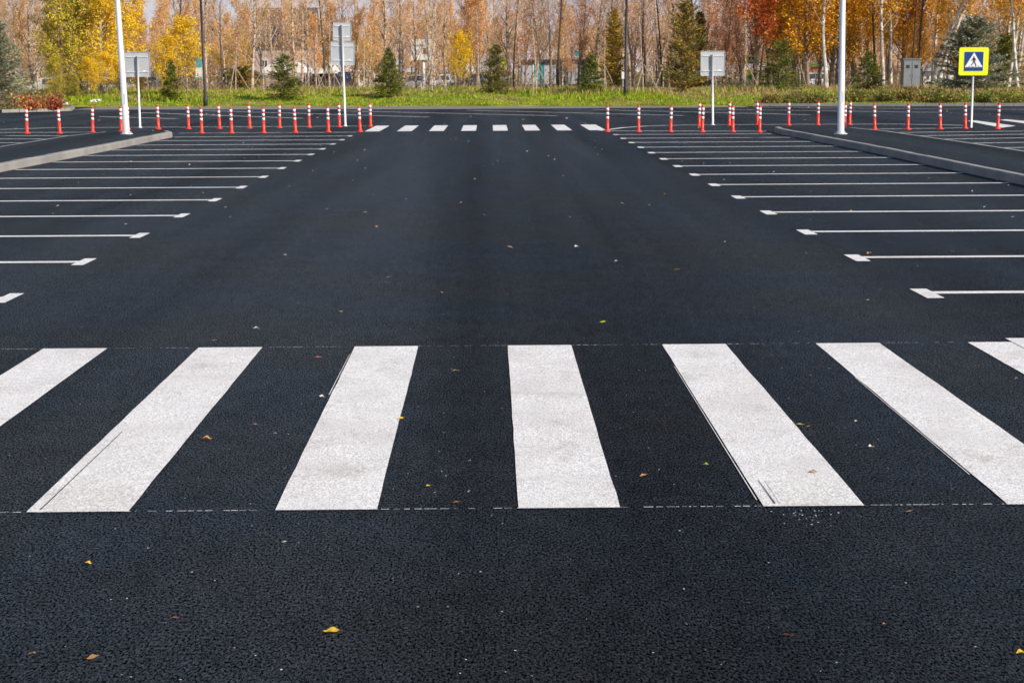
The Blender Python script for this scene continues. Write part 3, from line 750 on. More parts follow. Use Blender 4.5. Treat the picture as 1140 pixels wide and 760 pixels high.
def conifer(h, w, cols, dens=1.0, ragged=.2, size=.10, base=.06, droop=.25, power=.9):
    tk = MB(); cr = MB(); pts = wander(h, (0, 0), 6, .015)
    tk.tube(pts, [h*.022*(1 - i/6*.9) for i in range(7)], 7)
    nw = int(h*9)
    for i in range(nw):
        t = base + (1 - base)*(i/nw); p = along(pts, min(t, .995)); Lm = w*.5*((1 - t)**power)*1.05 + .04
        for k in range(int(7 + 3*R.random())):
            a = R.uniform(0, 2*PI); L = Lm*R.uniform(1 - ragged*1.6, 1 + ragged)
            up = -droop + .65*t; d = Vector((math.cos(a), math.sin(a), up)).normalized(); e = p + d*L + Vector((0, 0, .12*L))
            tk.tube([p, e], [.012, .004], 3, caps=False)
            n = max(3, int(L/size*4.0*dens)); side = Vector((-math.sin(a), math.cos(a), 0)); col = jit(R.choice(cols), .3)
            for m in range(n):
                s = (R.random()**.7); c = p.lerp(e, s) ; off = side*R.gauss(0, .16*L*(1.15 - s) + .03) + Vector((0, 0, R.gauss(-.01, .035)))
                b = c + off; d3 = (d*.8 + side*R.gauss(0, .7) + Vector((0, 0, R.gauss(.1, .35)))).normalized()*size*R.uniform(.7, 1.5)
                nn = d3.cross(Vector((R.gauss(0, 1), R.gauss(0, 1), R.gauss(0, 1))))
                if nn.length < 1e-5: continue
                nn = nn.normalized()*size*.22; j = len(cr.v); f = b + d3
                cr.v += [tuple(b - nn), tuple(b + nn), tuple(f)]; cr.f.append((j, j + 1, j + 2)); cr.c.append(jit(col, .3))
    return tk.mesh('trunk', M['bark']), cr.mesh('crown', M['needle'])

def plant(name, meshes, loc, label, cat, group=None, s=1.0, rz=None, sz=None):
    o = empty(name, loc, label, cat, group, rz=R.uniform(0, 6.28) if rz is None else rz)
    o.scale = (s, s, sz or s)
    for nm, me in zip(('trunk', 'crown'), meshes):
        c = bpy.data.objects.new(nm, me); COL.objects.link(c); c.parent = o
    return o
def gpoint(u, Y):
    p = atY(u, 90, Y); return Vector((p.x, Y, ground_z(p.x, Y) - .03))
def ppm(Y): return F/(Y*math.cos(TH) + CH*math.sin(TH) - 0)*1.0     # about the pixels per metre at depth Y

MARKS = [(8, 'behind the left edge spruce'), (35, 'between the left spruce and the olive-gold tree'), (70, 'behind the olive-gold tree on the left'), (108, 'behind the tall golden trees on the left'), (150, 'behind the sign by the left lamp post'),
         (190, 'behind the spruce flanked by yellow saplings'), (226, 'beside the black pole on the left'), (255, 'by the tarpaulin shed'), (290, 'left of the dense round spruce'), (318, 'behind the dense round spruce'), (350, 'by the navy van'),
         (382, 'behind the double sign back'), (408, 'by the small white booth'), (434, 'behind the spruce left of the billboard'), (470, 'beside the white billboard'), (512, 'behind the lone small yellow tree'),
         (551, 'behind the olive conical spruce'), (588, 'at the left end of the glazed kiosk'), (622, 'at the right end of the glazed kiosk'), (656, 'behind the spruce left of the right pole'), (697, 'beside the right black pole'), (728, 'between right black pole and olive pine'),
         (762, 'behind the tall olive pine'), (794, 'behind the lone square sign back'), (826, 'by the small yellow crossing sign'), (866, 'behind the spruce below the amber trees'), (905, 'left of the right lamp post'),
         (938, 'behind the right lamp post'), (968, 'behind the spruce past the right lamp post'), (1012, 'by the grey metal cabinet'), (1048, 'left of the big blue spruce'), (1085, 'behind the big blue spruce'), (1125, 'at the right edge of the wood')]
def where(u): return min(MARKS, key=lambda m: abs(m[0] - u))[1]

# variants
V = {}
V['bare'] = [deciduous(R.uniform(9.5, 12.5), R.uniform(.07, .11), M['birch'], TAN, 1500, R.choice([(.74, .47, .28), (.64, .43, .29)]), (R.uniform(-.04, .04), 0), .16, .20, 44, .08, 6, 5, 1.5, .03) for _ in range(5)]
V['tan'] = [deciduous(R.uniform(7.5, 10), R.uniform(.07, .10), M['birch'], TAN + ORANGE[:3], 4400, (.70, .46, .27), (R.uniform(-.03, .03), 0), .12, .20, 44, .085, 6, 5, 1.4, .03) for _ in range(4)]
V['orange'] = [deciduous(R.uniform(7.5, 9.5), R.uniform(.07, .10), M['bark'], ORANGE + TAN[:2], 4600, (.58, .38, .25), (R.uniform(-.04, .04), 0), .16, .22, 40, .09, 6, 5, 1.3, .04) for _ in range(3)]
V['violet'] = [deciduous(R.uniform(9, 12), R.uniform(.08, .12), M['bark'], VIOLET + PINK[:1], 600, (.42, .32, .31), (R.uniform(-.04, .04), 0), .22, .26, 42, .10, 6, 5, 1.4, .03, limbr=.16) for _ in range(3)]
V['dark'] = [deciduous(R.uniform(10, 13), R.uniform(.07, .11), M['darkbark'], TAN, 250, (.34, .24, .18), (R.uniform(-.04, .04), 0), .4, .18, 36, .10, 5, 5, 1.7, .03, limbr=.13) for _ in range(3)]
V['pink'] = [deciduous(R.uniform(8, 10), .09, M['bark'], PINK + ORANGE[:1], 2800, (.56, .36, .29), (R.uniform(-.04, .04), 0), .14, .22, 40, .12, 5, 4, 1.3, .04) for _ in range(2)]
V['amber'] = [deciduous(R.uniform(10, 12), .15, M['bark'], AMBER, 14000, (.22, .14, .07), (R.uniform(-.04, .04), 0), .10, .25, 50, .13, 6, 4, 1.0, .05) for _ in range(3)]
V['wbirch'] = [deciduous(R.uniform(10, 12), .13, M['white_birch'], AMBER + ORANGE + GOLD[:2], 2600, (.30, .19, .12), (ln, 0), .34, .20, 24, .14, 5, 4, 1.1, .05) for ln in (.02, .22, -.08)]
V['gold'] = [deciduous(R.uniform(8.5, 10), .11, M['white_birch'], GOLD, 15000, (.42, .32, .16), (R.uniform(-.03, .03), 0), .03, .23, 54, .11, 6, 4, 1.25, .03) for _ in range(2)]
V['greengold'] = [deciduous(R.uniform(8, 9), .12, M['bark'], GREENGOLD + GOLD[:1], 13000, (.30, .24, .16), (0, 0), .03, .27, 52, .12, 6, 4, 1.0, .05) for _ in range(2)]
V['red'] = [deciduous(10, .12, M['bark'], RED + ORANGE[:1], 8500, (.25, .12, .09), (.03, 0), .22, .20, 44, .14, 6, 4, 1.2, .05)]
V['smallgold'] = [deciduous(4.0, .05, M['bark'], GOLD, 6500, (.4, .3, .12), (0, 0), .04, .42, 36, .085, 5, 3, 1.2, .04) for _ in range(2)]
V['fan'] = [deciduous(7.5, .12, M['birch'], ORANGE + TAN, 900, (.45, .27, .16), (.1, 0), .06, .5, 30, .11, 8, 6, .8, .07)]

DESC = {'bare': ('bare_birch', 'slender pale bare birch', 'birch', 'bare birches of the wood'),
        'tan': ('tan_birch', 'thin tan-leaved birch', 'birch', 'tan-leaved birches of the wood'),
        'orange': ('orange_tree', 'thin faded orange tree', 'tree', 'faded orange trees of the wood'),
        'violet': ('bare_tree', 'leafless grey-violet tree', 'tree', 'leafless grey trees of the wood'),
        'dark': ('dark_trunk_tree', 'tall dark-trunked tree', 'tree', 'dark-trunked trees of the wood'),
        'pink': ('pink_leaved_tree', 'thin pinkish orange tree', 'tree', 'pinkish trees of the wood'),
        'amber': ('amber_tree', 'large amber tree', 'tree', 'amber trees on the right'),
        'wbirch': ('white_birch', 'white-trunked amber birch', 'birch', 'white-trunked birches on the right')}
def put(kind, u, Y, s=1.0, label=None, rz=None, sz=None):
    nm, d, cat, grp = DESC[kind]
    depth = 'up front' if Y < 118 else 'farther in' if Y < 141 else 'far back'
    return plant(nm, R.choice(V[kind]), gpoint(u, Y), label or '%s %s, %s' % (d, where(u), depth), cat, grp, s, rz, sz)

# the wood: many separate trees, front to back
def kinds_at(u):
    if u < 150: return ['tan', 'orange', 'tan', 'bare']
    if u < 500: return ['bare', 'tan', 'tan', 'orange', 'bare', 'tan']
    if u < 560: return ['tan', 'orange', 'bare', 'bare', 'orange']
    if u < 700: return ['bare', 'violet', 'tan', 'pink', 'bare', 'violet']
    if u < 830: return ['pink', 'bare', 'pink', 'violet', 'bare']
    if u < 850: return ['pink', 'violet']
    if u < 960: return ['amber', 'orange', 'amber']
    return ['violet', 'wbirch', 'orange', 'amber', 'bare']
n_wood = 0
for (Y0, Y1, step) in ((104, 116, 17), (118, 138, 15), (142, 166, 14)):
    u = -30 + R.uniform(0, step)
    while u < 1172:
        Y = R.uniform(Y0, Y1); k = R.choice(kinds_at(u))
        thin = 0
        if Y0 == 104 and (60 < u < 160 or 850 < u < 930): thin = 1
        if 338 < u < 392 and Y > 118: thin = R.random() < .35
        if k == 'amber' and R.random() < .55: k = 'orange' if u < 960 else 'violet'
        if 452 < u < 488 and Y < 128 and R.random() < .8: thin = 1
        if not thin:
            s = R.uniform(.8, 1.12); k = k if not (280 < u < 350 and k in ('tan', 'orange')) else 'bare'
            if 280 < u < 350 and (Y > 146 or R.random() < .8) and (Y > 117 or R.random() < .5): u += step; continue
            
            if k in ('tan', 'orange', 'pink'): s *= .76 if Y0 == 104 else .82 if Y0 == 118 else .90
            put(k, u, Y, s); n_wood += 1
        u += step*R.uniform(.6, 1.4)
# named, recognisable trees
plant('olive_gold_tree', V['greengold'][0], gpoint(68, 93), 'bushy olive and gold tree left of the golden trees', 'tree', s=.78)
plant('olive_gold_tree', V['greengold'][1], gpoint(90, 97), 'bushy olive and gold tree tucked behind another, against the golden trees', 'tree', s=.85)
plant('golden_tree', V['gold'][0], gpoint(112, 96), 'tall golden-leaved tree just left of the left lamp post', 'tree', s=1.0)
plant('golden_tree', V['gold'][1], gpoint(138, 100), 'tall golden-leaved tree directly behind the left lamp post', 'tree', s=1.0)
plant('golden_tree', V['gold'][0], gpoint(99, 104), 'tall golden-leaved tree behind two bushy olive trees', 'tree', s=.95, rz=2.2)
for i, (u, Y, sc, v, l) in enumerate(((62, 90, .62, 'greengold', 'low olive-gold bush at the left end of the golden clump'), (84, 91, .34, 'greengold', 'low olive-gold bush in the golden clump above the litter'), (101, 92, .58, 'smallgold', 'low golden bush left of the left lamp post'),
                             (119, 93, .66, 'smallgold', 'low golden bush touching the left lamp post'), (134, 95, .60, 'smallgold', 'low golden bush directly behind the left lamp post'), (76, 94, .40, 'greengold', 'low olive bush at the back of the golden clump'))):
    plant('golden_bush', V[v][i % 2], gpoint(u, Y), l, 'bush', 'low bushes under the golden trees', s=sc if v == 'smallgold' else sc*.55, sz=sc*.8 if v == 'smallgold' else sc*.42)
plant('fan_branched_tree', V['fan'][0], gpoint(38, 95), 'wide bare orange tree with fanned branches left of the olive tree', 'tree', s=.80, rz=2.8)
plant('fan_branched_tree', V['fan'][0], gpoint(14, 103), 'wide bare orange tree behind the left edge spruce', 'tree', s=.85, rz=.4)
plant('yellow_sapling', V['smallgold'][0], gpoint(186, 92), 'small bright yellow tree left of the little spruce', 'tree', s=.72)
plant('yellow_sapling', V['smallgold'][1], gpoint(208, 93), 'small bright yellow tree right of the little spruce', 'tree', s=.95)
plant('yellow_sapling', V['smallgold'][0], gpoint(156, 93), 'small yellow tree under the sign back by the left lamp post', 'tree', s=.42)
plant('yellow_sapling', V['smallgold'][1], gpoint(511, 106), 'small amber-yellow tree near the middle of the wood', 'tree', s=.72, sz=.85)
plant('yellow_sapling', V['smallgold'][0], gpoint(407, 140), 'small yellow tree over the white booth', 'tree', s=1.0)
plant('yellow_sapling', V['smallgold'][1], gpoint(257, 128), 'small orange-yellow tree above the tarpaulin shed', 'tree', s=1.1)
plant('red_tree', V['red'][0], gpoint(842, 98), 'taller front red-leaved tree left of the amber trees', 'tree', s=.98)
plant('red_tree', V['red'][0], gpoint(857, 101), 'red-leaved tree touching the left side of the amber trees', 'tree', s=.92, rz=2)
for u, Y, s, t in ((872, 101, .95, 'at the left end of the amber clump'), (899, 98, 1.0, 'in the middle of the amber clump'), (925, 103, 1.0, 'just left of the right lamp post'), (884, 110, 1.05, 'at the back of the amber clump'), (952, 108, .95, 'just right of the right lamp post'), (912, 114, 1.0, 'behind the amber clump by the lamp post')):
    put('amber', u, Y, s, 'large tree full of amber leaves ' + t)
for i, (u, Y, s, t) in enumerate(((920, 96, 1.0, 'rising in front of the amber clump'), (983, 100, .95, 'left of the grey metal cabinet'), (992, 104, 1.0, 'close behind the left side of the cabinet'), (1036, 99, .95, 'leaning beside the grey metal cabinet'), (1043, 101, 1.0, 'leaning left of the big blue spruce'),
                                     (1072, 104, 1.0, 'behind the big blue spruce'), (1122, 98, 1.0, 'right of the big blue spruce'), (1133, 96, .95, 'at the right edge of the picture'))):
    nm, d, cat, grp = DESC['wbirch']
    plant(nm, V['wbirch'][1 if 'lean' in t else R.choice([0, 2])], gpoint(u, Y), 'white-trunked birch ' + t, cat, grp, s, rz=R.uniform(-.3, .3) if 'lean' in t else None)
for (u, Y, s) in ((200, 112, 1.0), (362, 108, .9), (1022, 100, 1.0), (716, 106, .9), (737, 104, .9), (248, 104, .7), (572, 110, .9), (621, 112, 1), (974, 102, .9), (1014, 108, 1)):
    nm, d, cat, grp = DESC['dark']
    plant(nm, R.choice(V['dark']), gpoint(u, Y), 'dark-trunked bare tree standing out %s' % where(u), cat, grp, s)

put('bare', 463, 112, .9, 'slender pale bare birch crossing the left half of the billboard')
put('bare', 478, 117, .85, 'slender pale bare birch crossing the right half of the billboard')
for i, (u, Y, sc) in enumerate(((291, 120, .95), (304, 126, 1.0), (313, 118, .9), (327, 128, 1.0), (336, 122, .95), (343, 130, 1.0))):
    put('bare' if i != 3 else 'tan', u, Y, sc, ('slender pale bare birch' if i != 3 else 'thin tan-leaved birch') + ' screening the dark-roofed house, ' + ordn[i] + ' from the left')
# conifers on the verge
def spruce_at(u, vtop, vbase, wpx, cols, label, name='spruce', Y=None, size=.10, ragged=.22, dens=1.5, power=.9, droop=.25, base=.04):
    Y = Y or 90; p = gpoint(u, Y); top = atY(u, vtop, Y); h = top.z - p.z; w = 1.3*wpx/ (F/(Y*math.cos(TH)))
    return plant(name, conifer(h, w, cols, dens, ragged, size, base, droop, power), p, label, 'conifer', 'young conifers planted along the verge', 1.0)
spruce_at(190, 66, 103, 20, SPRUCE, 'little dark spruce between two yellow saplings', Y=89)
spruce_at(316, 61, 107, 34, SPRUCE + OLSP[:1], 'dense round-shouldered green spruce right of the tarpaulin shed', Y=87.5, power=.6, dens=1.3)
spruce_at(433, 53, 104, 30, SPRUCE, 'slim dark spruce just right of the double sign', Y=88.5)
spruce_at(551, 50, 101, 27, OLSP, 'olive conical spruce near the middle of the verge', Y=90, power=.55, dens=1.3)
spruce_at(657, 58, 103, 27, SPRUCE, 'small dark spruce left of the right black pole', Y=88.5)
spruce_at(868, 46, 102, 42, SPRUCE + OLSP[:1], 'wide bushy green spruce under the amber trees', Y=89, power=.6, dens=1.2)
spruce_at(966, 57, 96, 28, SPRUCE + OLSP[:1], 'green spruce right of the right lamp post', Y=91, power=.6, dens=1.2)
spruce_at(1083, 20, 106, 66, BLUESP, 'big blue-grey spruce behind the yellow crossing sign', 'blue_spruce', Y=88, size=.15, dens=1.9, ragged=.35, power=.62, droop=.12)
spruce_at(-4, 22, 112, 52, BLUESP, 'blue-grey spruce cut by the left edge of the picture', 'blue_spruce', Y=83, size=.13, dens=1.7, ragged=.35, power=.6, droop=.12)
spruce_at(761, 2, 104, 36, OLIVE, 'tall shaggy olive pine left of the lone sign back', 'olive_pine', Y=90, size=.14, ragged=.4, power=.35, dens=1.0, droop=-.2)
spruce_at(683, 12, 90, 24, [(.46, .29, .04), (.56, .34, .04), (.30, .22, .04)], 'tall narrow rust-olive conifer left of the right black pole', 'larch', Y=104, size=.15, ragged=.4, power=.45, dens=1.0, droop=-.2)
spruce_at(780, 14, 95, 13, OLIVE, 'thin olive pine behind the lone sign back', 'olive_pine', Y=102, size=.14, ragged=.4, power=.35, droop=-.2)
spruce_at(1116, 38, 88, 34, SPRUCE + OLSP, 'dark green conifer right of the big blue spruce', 'spruce', Y=100, size=.13, ragged=.35, power=.5)
spruce_at(268, 76, 100, 36, OLIVE, 'low olive conifer by the tarpaulin shed', 'juniper', Y=108, size=.14, ragged=.35, power=.4)

# distant wood that reads as one mass
dw = MB()
for k in range(330):
    x = R.uniform(-85, 90); y = R.uniform(188, 240); h = R.uniform(5.6, 9.0); 
    dw.tube([(x, y, -.1), (x + R.gauss(0, .2), y, h*.5), (x + R.gauss(0, .5), y, h)], [.11, .08, .03], 4, col=R.choice([(.34, .28, .25), (.14, .10, .09), (.5, .44, .4)]), caps=False)
    pal = TAN + ORANGE[:2] + VIOLET[:1] if x < 20 else TAN + PINK + VIOLET if x < 45 else AMBER + ORANGE
    for m in range(330):
        t = R.random()**.7; rr = 1.6*(1.1 - t)*R.random()**.5 + .15; a = R.uniform(0, 6.28)
        c = (x + rr*math.cos(a), y + rr*math.sin(a), .6 + (h - .4)*t)
        dw.leaf(c, R.uniform(.16, .42), jit(R.choice(pal), .3), asp=.5)
        if m % 3 == 0: dw.ribbon(c, (c[0] + R.gauss(0, .2), c[1] + R.gauss(0, .2), c[2] + R.uniform(.3, 1.1)), .03, jit((.6, .44, .33)))
tag(dw.build('distant_wood', M['leaf']), 'dense tan autumn wood far behind the trees', 'wood', kind='stuff')
# understorey brush inside the wood
ub = MB()
for k in range(520):
    Y = R.uniform(100, 185); lim = .36*Y; x = R.uniform(-lim, lim); z = ground_z(x, Y)
    col = R.choice([(.48, .33, .23), (.40, .29, .25), (.32, .24, .16), (.55, .37, .2), (.22, .2, .08)]); h = R.uniform(.5, 1.7)
    if 118 < Y and -22 < x < -17: continue
    for m in range(30):
        a = (x + R.gauss(0, .25), Y + R.gauss(0, .25), z); b = (x + R.gauss(0, .7), Y + R.gauss(0, .7), z + h*R.uniform(.5, 1.1))
        ub.ribbon(a, b, .022, jit(col))
        if m % 2: ub.leaf(b, .16, jit(R.choice([col, (.30, .18, .06)])))
tag(ub.build('brushwood_undergrowth', M['leaf']), 'brown brushwood tangled under the trees', 'undergrowth', kind='stuff')

# shrubs
def shrub(u, Y, w, h, cols, label, n=700, z=None, name='shrub', grp=None):
    p = gpoint(u, Y); 
    if z is not None: p.z = z
    r = empty(name, p, label, 'shrub', grp); st = MB(); lf = MB()
    for k in range(26):
        a = R.uniform(0, 6.28); d = R.random()*w*.5; e = (d*math.cos(a), d*.7*math.sin(a), h*R.uniform(.3, 1.35)); st.tube([(e[0]*.25, e[1]*.25, 0), e], [.012, .004], 3, caps=False)
        for m in range(n//26):
            t = R.uniform(.25, 1.05); lf.leaf((e[0]*t + R.gauss(0, .1*w), e[1]*t + R.gauss(0, .08*w), e[2]*t + R.gauss(0, .07*h)), R.uniform(.06, .13), jit(R.choice(cols), .3))
    st.build('stems', M['bark'], r); lf.build('foliage', M['leaf'], r)
REDSH = [(.42, .10, .05), (.50, .16, .07), (.30, .09, .04)]
shrub(34, 73, 1.9, .55, REDSH + ORANGE[:1], 'low red shrub on the far left bed, left of the other', z=.12)
shrub(58, 73.5, 1.5, .55, REDSH, 'low red shrub near the end of the far left bed', z=.12)
shrub(10, 76, 3.2, .75, [(.22, .16, .08), (.17, .15, .06), (.28, .18, .09)], 'brownish shrub in the far left bed below the spruce', z=.12)
shrub(48, 78, 2.6, .6, [(.40, .30, .04), (.22, .22, .04), (.30, .20, .06)], 'yellow-green low shrub behind the red ones', z=.12)
BRN = [(.26, .16, .075), (.34, .18, .09), (.20, .17, .05), (.20, .25, .035), (.28, .32, .04), (.16, .20, .03)]
for i, (u, dy, w, h, c, l) in enumerate([(858, 1.5, 2.0, .5, REDSH[:2] + BRN, 'reddish low shrub at the kerb below the bushy spruce'), (884, 2.2, 2.4, .6, BRN, 'brown low shrub at the kerb left of the right lamp post'), (912, 2.4, 2.2, .6, BRN + [(.2, .2, .04)], 'brown-green low shrub just left of the right lamp post'),
                                         (955, 2.2, 2.2, .6, BRN, 'brown low shrub just right of the right lamp post'), (985, 2.6, 2.4, .7, BRN + [(.2, .22, .04)], 'brown-green shrub below the spruce right of the lamp post'), (1010, 1.8, 2.0, .7, REDSH[1:] + BRN, 'rusty shrub below the grey metal cabinet'),
                                         (1037, 2.4, 2.6, .8, BRN + [(.16, .2, .03)], 'brown-green shrub left of the yellow sign'), (1062, 2.0, 2.4, .7, BRN, 'brown shrub just left of the yellow sign pole'), (1098, 2.6, 2.6, .7, BRN + [(.16, .2, .03)], 'brown-green shrub just right of the yellow sign pole'), (1128, 2.2, 2.6, .8, BRN, 'brown shrub at the right edge of the verge')]):
    Y = vedge(gpoint(u, 84).x) + dy; shrub(u, Y, w*.9, h*.8, c, l, 900, grp='low shrubs along the right verge')

# staked saplings
def staked(u, v, h, label, lean=(.5, .35), legs=3, hh=1.6):
    Y = at(u, v, .35).y; Y = min(max(Y, vedge(0) + 2.0), 98); p = gpoint(u, Y); r = empty('staked_sapling', p, label, 'sapling', 'staked saplings on the verge')
    tk = MB(); pts = wander(h, (0, 0), 6, .03); tk.tube(pts, [.035, .032, .028, .024, .018, .012, .006], 6)
    cr = MB()
    for k in range(26):
        t = R.uniform(.35, 1); b = along(pts, min(t, .98)); a = R.uniform(0, 6.28); e = b + Vector((math.cos(a)*.35, math.sin(a)*.35, .55))*R.uniform(.5, 1.3)
        tk.tube([b, e], [.009, .003], 3, caps=False)
        for m in range(5):
            w = b.lerp(e, R.uniform(.3, 1)); f = w + Vector((R.gauss(0, .2), R.gauss(0, .2), R.uniform(0, .35))); cr.ribbon(w, f, .009, jit((.4, .28, .2)))
            if R.random() < .5: cr.leaf(f, .08, jit(R.choice(TAN)))
    tk.build('trunk', M['birch'], r); cr.build('crown', M['leaf'], r)
    a0 = R.uniform(0, 6.28)
    for k in range(legs):
        a = a0 + k*2*PI/legs; L = hh*.62; s = MB(); s.tube([(L*math.cos(a), L*math.sin(a), -.1), (.03*math.cos(a), .03*math.sin(a), hh*R.uniform(.85, 1.05))], .024, 6); s.build('support_stake', M['wood_stake'], r)
for (u, v, h, l) in [(262, 106, 4.5, 'left of the dense round spruce'), (293, 104, 5, 'close to the left of the dense round spruce'), (352, 106, 5.5, 'in front of the navy van'), (366, 107, 5, 'just left of the double sign pole'), (405, 106, 4.5, 'between the double sign and the slim dark spruce'),
                     (481, 108, 5.5, 'below the white billboard'), (532, 104, 5, 'left of the olive conical spruce'), (597, 108, 5.5, 'in front of the glazed kiosk'), (673, 103, 5, 'left of the right black pole'), (716, 108, 6, 'right of the right black pole'),
                     (738, 104, 5, 'left of the tall olive pine'), (829, 106, 5, 'left of the bushy green spruce'), (891, 103, 4, 'right of the bushy green spruce'), (958, 100, 4, 'just right of the right lamp post')]:
    staked(u, v, h, 'bare staked sapling ' + l)

# ------------------------------------------------------------------ things beyond the trees
def house(u0, u1, veave, vtop, Y, label, roofm, wallm, name='house'):
    a = atY(u0, veave, Y); b = atY(u1, vtop, Y); w = b.x - a.x; r = empty(name, (a.x + w/2, Y, -.03), label, 'building'); h = a.z; rt = b.z
    wl = MB(); wl.box((0, 3, h/2), (w, 6, h)); wl.build('wall', wallm, r)
    rf = MB(); o = [(-.4, h - .05), (3.0, rt), (6.4, h - .05), (6.4, h - .25), (3.0, rt - .2), (-.4, h - .25)]
    rf.prism(o, -w/2 - .3, w/2 + .3, 'x'); rf.build('roof', roofm, r)
    gbm = MB(); gbm.prism([(0, h), (6, h), (3, rt - .22)], -w/2, -w/2 + .05, 'x'); gbm.prism([(0, h), (6, h), (3, rt - .22)], w/2 - .05, w/2, 'x'); gbm.build('gable', wallm, r)
    for k in range(3):
        wx = -w/2 + w*(k + .5)/3; f = MB(); f.box((wx, -.02, h*.55), (w*.09, .06, h*.22)); wnd = f.build('window', M['wall_white'], r)
        g_ = MB(); g_.box((wx, -.055, h*.55), (w*.075, .02, h*.19)); g_.build('pane', M['glass'], wnd)
    ch = MB(); ch.box((w*.25, 3.8, rt - .1), (.5, .5, 1.0)); ch.build('chimney', M['brick_brown'], r)
house(284, 346, 48, 7, 150, 'house with big dark roof behind the trees above the round spruce', M['roof_dark'], M['wall_pink'])
house(771, 801, 60, 45, 176, 'small dark house behind the lone sign back', M['wall_dark'], M['wall_grey'])
house(1028, 1062, 76, 69, 150, 'low white building left of the big blue spruce', M['wall_grey'], M['wall_white'], 'shed')
# pale marquee roofs
def marquee(u0, u1, v0, v1, Y, label):
    a = atY(u0, v1, Y); b = atY(u1, v0, Y); w = b.x - a.x; r = empty('marquee', (a.x + w/2, Y, -.03), label, 'tent')
    c = MB(); n = 8; o = [(-w/2 + w*i/n, a.z + (b.z - a.z)*math.sin(PI*i/n)) for i in range(n + 1)]
    c.prism(o + [(w/2, a.z - .3), (-w/2, a.z - .3)], 0, 5); c.build('canopy', M['tent'], r)
    for x in (-w/2 + .05, w/2 - .05):
        for y in (.1, 4.9):
            l = MB(); l.tube([(x, y, 0), (x, y, a.z - .29)], .04, 6); l.build('leg', M['wall_grey'], r)
marquee(292, 340, 66, 77, 138, 'white arched tent roof behind the round spruce'); marquee(346, 372, 67, 78, 146, 'white arched tent roof above the navy van')

def car(u, Y, L, H, m, label, rz=0.0, van=False, name='parked_car'):
    p = atY(u, 95, Y); r = empty(name, (p.x, Y, -.03), label, 'car', 'vehicles parked beyond the trees', rz=rz); k = H; W2 = .88
    if van: o = [(-L/2, .35), (-L/2 + .02, H*.62), (-L*.30, H*.66), (L/2 - .03, H*.66), (L/2, .4), (L/2 - .1, .25), (-L/2 + .1, .25)]; cab = [(-L*.30, H*.66), (-L*.14, H), (L/2 - .2, H), (L/2 - .03, H*.66)]
    else: o = [(-L/2, .4), (-L/2 + .08, H*.50), (-L*.24, H*.60), (L*.34, H*.62), (L/2 - .05, H*.56), (L/2, .4), (L/2 - .1, .24), (-L/2 + .1, .24)]; cab = [(-L*.24, H*.60), (-L*.08, H*.97), (L*.16, H), (L*.36, H*.62)]
    b = MB(); b.prism(o, -W2, W2); b.build('body', m, r)
    c = MB(); i0 = len(cab); ins = .16
    lo = [(x, z) for x, z in cab]
    v = [(x, -W2 + (ins if z > H*.8 else .02), z) for x, z in lo] + [(x, W2 - (ins if z > H*.8 else .02), z) for x, z in lo]
    c.v += v; n = 4
    c.f += [(0, 1, 2, 3), (7, 6, 5, 4), (0, 4, 5, 1), (1, 5, 6, 2), (2, 6, 7, 3)]; c.c += [None]*5
    c.build('cabin', m, r)
    for s in (-1, 1):
        gl = MB(); x0, x1, x2, x3 = lo[0][0], lo[1][0], lo[2][0], lo[3][0]; zb, zt = H*.66, H*.93
        def yy(z): return s*(W2 - .02 - (z - H*.62)/(H*.38)*(ins - .02) + .006)
        for (a0, a1, b0, b1) in ((.30, .52, .10, .48), (.56, .86, .52, .90)):
            q = [(x0 + (x3 - x0)*a0, zb), (x0 + (x3 - x0)*a1, zb), (x1 + (x2 - x1)*b1, zt), (x1 + (x2 - x1)*b0, zt)]
            gl.poly([(x, yy(z), z) for x, z in q])
        gl.build('side_window', M['glass'], r)
    for (xa, za, xb, zb_, nm) in ((lo[0][0], lo[0][1], lo[1][0], lo[1][1], 'windscreen'), (lo[3][0], lo[3][1], lo[2][0], lo[2][1], 'rear_window')):
        g_ = MB(); sg = -.008 if nm == 'windscreen' else .008
        f = lambda t: (xa + (xb - xa)*t + sg, za + (zb_ - za)*t + .006)
        (x0, z0), (x1, z1) = f(.12), f(.88); g_.poly([(x0, -W2 + .12, z0), (x0, W2 - .12, z0), (x1, W2 - .24, z1), (x1, -W2 + .24, z1)]); g_.build(nm, M['glass'], r)
    for x in (-L*.31, L*.31):
        for s in (-1, 1):
            w = MB(); w.tube([(x, s*(W2 - .18), .31), (x, s*(W2 + .015), .31)], .31, 14); wo = w.build('wheel', M['tyre'], r)
            q = MB(); q.tube([(x, s*(W2 + .016), .31), (x, s*(W2 + .03), .31)], .18, 10); q.build('rim', M['rim'], wo)
    for s in (-1, 1):
        q = MB(); q.box((-L/2 + .03, s*.65, H*.44), (.1, .3, .12)); q.build('headlight', M['lamp_w'], r)
        q = MB(); q.box((L/2 - .02, s*.68, H*.46), (.08, .24, .16)); q.build('tail_light', M['lamp_r'], r)
car(364, 150, 4.6, 1.75, M['car_navy'], 'navy van parked behind the saplings left of the double sign', .1, True, 'parked_van')
car(320, 158, 4.4, 1.5, M['car_silver'], 'silver car parked behind the dense round spruce', .1)
car(466, 140, 4.2, 1.5, M['car_white'], 'white car parked under the billboard', 1.3)
car(492, 146, 4.2, 1.5, M['car_white'], 'white car parked just right of the billboard', 1.5)
car(527, 138, 4.4, 1.5, M['car_navy'], 'dark blue car parked left of the olive conical spruce', .2)
car(163, 118, 4.3, 1.45, M['car_navy'], 'navy car parked below the sign back by the left lamp post', .1)
car(82, 112, 4.3, 1.45, M['car_black'], 'dark car half hidden under the olive-gold tree', .4)
